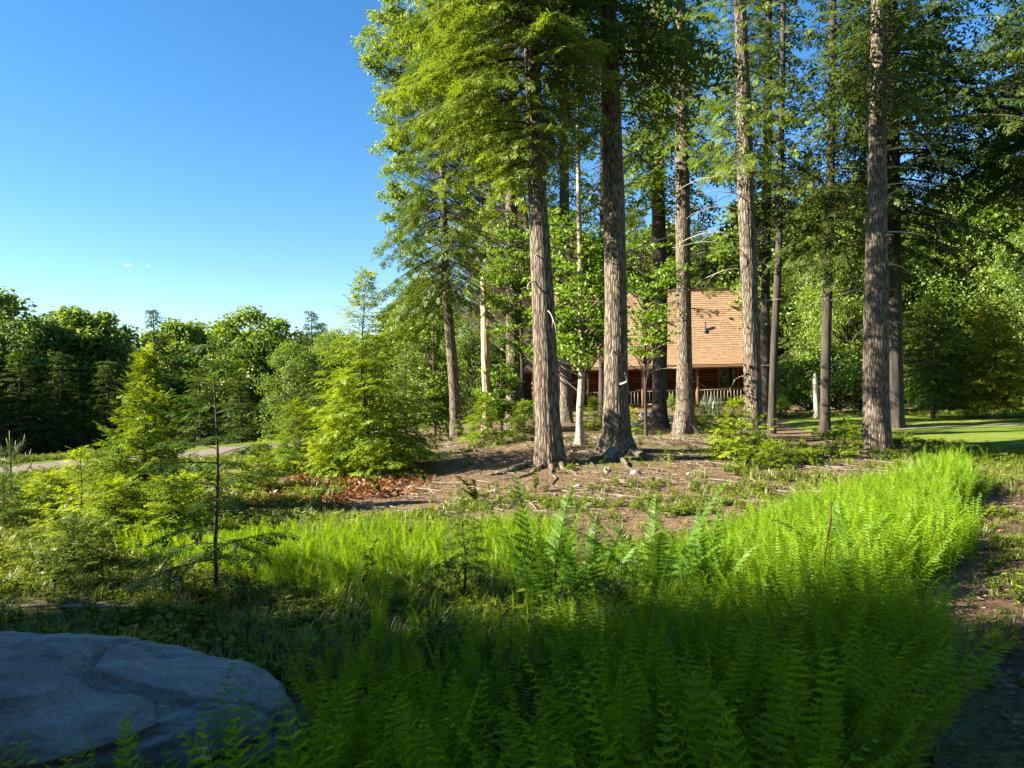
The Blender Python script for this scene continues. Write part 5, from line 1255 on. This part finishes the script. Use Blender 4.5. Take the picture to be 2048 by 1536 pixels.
cover('ground_cover', [
    (region(9000, -7, -1.0, 4.1, 9.5, lambda x, y: (.25 + .75 * nz(x, y, .8, 1)) * offb(x, y) * (np.abs(x / y) < .8) * (1 - .85 * fern_dens(x, y))), [0, 1, 2, 3, 4], 1.0),
    (region(5000, -12, -2, 8.5, 16, lambda x, y: nz(x, y, 1.0, 2) * sstep(-1, -4, x) * (np.abs(x / y) < .8)), [0, 1, 2, 3, 4], 1.3),
    (region(1500, -3, .6, 4.0, 6.4, lambda x, y: .8 * offb(x, y)), [0, 1, 2], 1.2),
    (region(8000, -3, 6, 7, 12.5, lambda x, y: (.15 + .85 * nz(x, y, .7, 4)) * sstep(12.5, 9.2, y) * (1 - fern_dens(x, y)) * (1 - .9 * sstep(-.6, -1.2, x) * sstep(9.2, 9.8, y))), [0, 1, 2, 3, 4], .9),
    (region(4500, -3, 9, 10.5, 22, lambda x, y: .5 * sstep(.04, .26, vnoise(x / .9, y / .9, 6))), [0, 1, 2, 3, 4], 1.1),
    (region(3500, 2.4, 6.5, 2.5, 8.5, lambda x, y: sstep(0, .3, x - (1.80 + (y - 3.4) * .66) - .1) * (.25 + .5 * nz(x, y, .5, 7)) * sstep(2.0, .9, x - (1.80 + (y - 3.4) * .66))), [0, 1, 2, 3, 4], .8),
    (region(3000, 8, 14, 11, 22, lambda x, y: .6 * sstep(1.5, .2, np.abs(x - 9.6))), [3, 4], 1.4),
    (region(6000, -16, -5, 13, 21, lambda x, y: sstep(1.4, 1.9, np.abs((x + 11.3) * -0.76 + (y - 17.0) * 0.65)) * sstep(4.5, 3, np.abs((x + 11.3) * -0.76 + (y - 17.0) * 0.65))), [3, 4, 0], 1.3),
    (region(3000, 3.5, 9.5, 10, 16, lambda x, y: nz(x, y, .8, 11) * .8), [0, 1, 2, 3], 1.3),
    (region(6000, 9, 30, 26, 31.5, lambda x, y: sstep(28.6, 30, y)), [3, 4, 0], 1.6),
], 'low herbs and grass on the ground', 'ground cover')
# needle litter: small brown bits and twigs lying on the soil
def litter(name, n, x0, x1, y0, y1, f, size, mat, label, up=.25, cat='litter', wid=.3):
    x, y = region(n, x0, x1, y0, y1, f); n = len(x); ml = MB()
    a = r.uniform(0, 6.28, n); X_ = np.stack([np.cos(a), np.sin(a), r.uniform(-up, up, n)], 1)
    N_ = np.stack([r.normal(size=n) * .5, r.normal(size=n) * .5, np.ones(n)], 1)
    tv = LEAF[0] * [1, wid / .3, .6]
    add_sprays(ml, [(tv, LEAF[1], LEAF[2])], np.stack([x, y, H(x, y) + .006 + up * size * .4], 1), X_, N_, size * r.uniform(.4, 1.5, n), r.uniform(0, 1, n), r)
    return tag(ml.build(name, M[mat]), label, cat, kind='stuff')
litter('needle_litter', 40000, -4, 8, 8.5, 22, lambda x, y: (.25 + .75 * nz(x, y, .6, 21)) * (1 - .9 * fern_dens(x, y)), .055, 'litter', 'brown needle and bark litter under the trees', wid=.16)
litter('path_litter', 9000, 1.8, 8, 2.2, 11, lambda x, y: sstep(.1, .5, x - (1.80 + (y - 3.4) * .66)) * sstep(2.4, 1.6, x - (1.80 + (y - 3.4) * .66)), .05, 'litter', 'dead leaves and needles on the dirt path', wid=.2)
def red(x, y):
    a = ground(650, 985); b_ = ground(560, 1000); c_ = ground(720, 960)
    d = np.minimum.reduce([np.hypot((x - q[0]) / 1.5, (y - q[1]) / 1.5) for q in (a, b_, c_)])
    return sstep(1.0, .5, d + .5 * vnoise(x * 2, y * 2, 3))
litter('russet_undergrowth', 42000, -7, -1, 8.5, 15.5, red, .085, 'russet', 'rust-red patch of dead low leaves on the slope', up=.9, cat='undergrowth', wid=.24)
litter('russet_undergrowth', 3000, -7, -3.5, 5.5, 9, lambda x, y: .6 * nz(x, y, .6, 31), .05, 'russet', 'orange dead leaves on the mossy ground at left', up=.5, cat='undergrowth', wid=.2)

# thin twigs, too many to pick apart
def twigs(n):
    ml = MB(); x, y = region(n, -3.5, 7, 9.2, 21, lambda x, y: (.2 + .8 * nz(x, y, .7, 41)) * (1 - fern_dens(x, y)))
    for a, b_ in zip(x, y):
        an = r.uniform(0, 6.28); L = r.uniform(.12, .6); d = np.array([math.cos(an), math.sin(an)]); t_ = np.linspace(-.5, .5, 4)
        px_ = a + d[0] * t_ * L + r.normal() * .03 * t_ ** 2; py_ = b_ + d[1] * t_ * L + r.normal(size=4) * .02 * L
        tube(ml, np.stack([px_, py_, H(px_, py_) + .012 + r.uniform(0, .03)], 1), np.linspace(.008, .003, 4) * r.uniform(.7, 1.5), 4, cap=False)
    return tag(ml.build('twigs', M['grey_twig'], None, True), 'thin grey twigs strewn over the needle litter', 'twigs', kind='stuff')
twigs(1700)
# fallen sticks, each one its own thing
mbs = []
for k in range(5):
    m2 = MB(); s = np.linspace(0, 1, 8); L = 1.0
    Pp = np.stack([(s - .5) * L, .06 * np.sin(s * 4 + k), .015 + .05 * np.abs(np.sin(s * 3 + k * 2)) * (k % 2)], 1); tube(m2, Pp, np.linspace(.017, .007, 8), 6)
    for j in range(k % 3):
        i = 3 + j * 2; tube(m2, [Pp[i], Pp[i] + [.12, .10 * (-1) ** j, .02], Pp[i] + [.2, .2 * (-1) ** j, .01]], [.008, .005, .003], 4)
    mbs.append(m2.mesh('fallen_stick', M['grey_twig'], True))
x, y = region(400, -2.5, 6, 10.5, 20, lambda x, y: .22 + 0 * x)
for i in range(min(80, len(x))):
    o = bpy.data.objects.new('fallen_stick', mbs[i % 5]); C.objects.link(o); s = r.uniform(.2, .6)
    o.location = (x[i], y[i], float(H(x[i], y[i])) + .012); o.rotation_euler = (0, r.uniform(-.05, .05), r.uniform(0, 6.28)); o.scale = (s, s * r.uniform(.7, 1.2), s * r.uniform(.7, 1.3))
    tag(o, 'bare grey stick lying on the needle litter under the trees', 'stick', 'grey sticks on the forest floor')
for px, py, rz, s, lab in [(250, 1222, .12, 1.0, 'forked grey branch lying behind the boulder'), (150, 1218, .2, .8, 'thin grey stick behind the boulder, left of the forked one'), (185, 1205, -.8, .25, 'short pale stick piece on the moss behind the boulder')]:
    g0 = ground(px, py); o = bpy.data.objects.new('fallen_stick', mbs[2]); C.objects.link(o); o.location = (g0[0], g0[1], float(H(g0[0], g0[1])) + .03); o.rotation_euler = (0, 0, rz); o.scale = (s, s, s); tag(o, lab, 'stick')
# dead fern stalks
for px, py, h, lab in [(1645, 1110, .66, 'dark dead flower stalk upright in the fern bed'),]:
    g0 = ground(px, py + 120); m2 = MB(); s = np.linspace(0, 1, 7); tube(m2, np.stack([.08 * s ** 2, 0 * s, h * s], 1), np.linspace(.006, .004, 7), 5); tube(m2, [(.05, 0, h * .8), (.07, 0, h * .95), (.08, 0, h * 1.2)], [.005, .009, .003], 6)
    o = m2.build('dead_stalk', M['path'], None, True); o.location = (g0[0], g0[1], float(H(g0[0], g0[1]))); tag(o, lab, 'dead stalk')

# ------------------------------------------------------------------ two scraps of cloud
def cloud(px, py, D, wpx, hpx, label, seed, dens):
    rr = np.random.default_rng(seed); bm = bmesh.new()
    wd, hd = wpx / FPX * D / 2, hpx / FPX * D / 2
    bmesh.ops.create_icosphere(bm, subdivisions=4, radius=1.0)
    for v in bm.verts:
        c = np.array(v.co); n = float(vnoise(c[0] * 2 + seed, c[1] * 2, c[2] * 2) + .5 * vnoise(c[0] * 5, c[1] * 5 + seed, c[2] * 5))
        v.co = Vector((c * (1 + .9 * n)) * [wd, wd, hd])
    me = bpy.data.meshes.new('cloud'); bm.to_mesh(me); bm.free()
    m, nt, out = newmat('cloud_vapour'); v = nd(nt, 'ShaderNodeVolumePrincipled', Density=dens); v.inputs['Color'].default_value = (1, 1, 1, 1)
    nt.links.new(v.outputs[0], out.inputs['Volume']); me.materials.append(m)
    o = bpy.data.objects.new('cloud', me); C.objects.link(o); o.location = at(px, py, D); tag(o, label, 'cloud')
cloud(256, 530, 1500, 13, 5, 'small white scrap of cloud low in the blue sky', 1, .05)
cloud(297, 532, 1500, 10, 9, 'fainter wisp of cloud right of the white scrap', 2, .008)
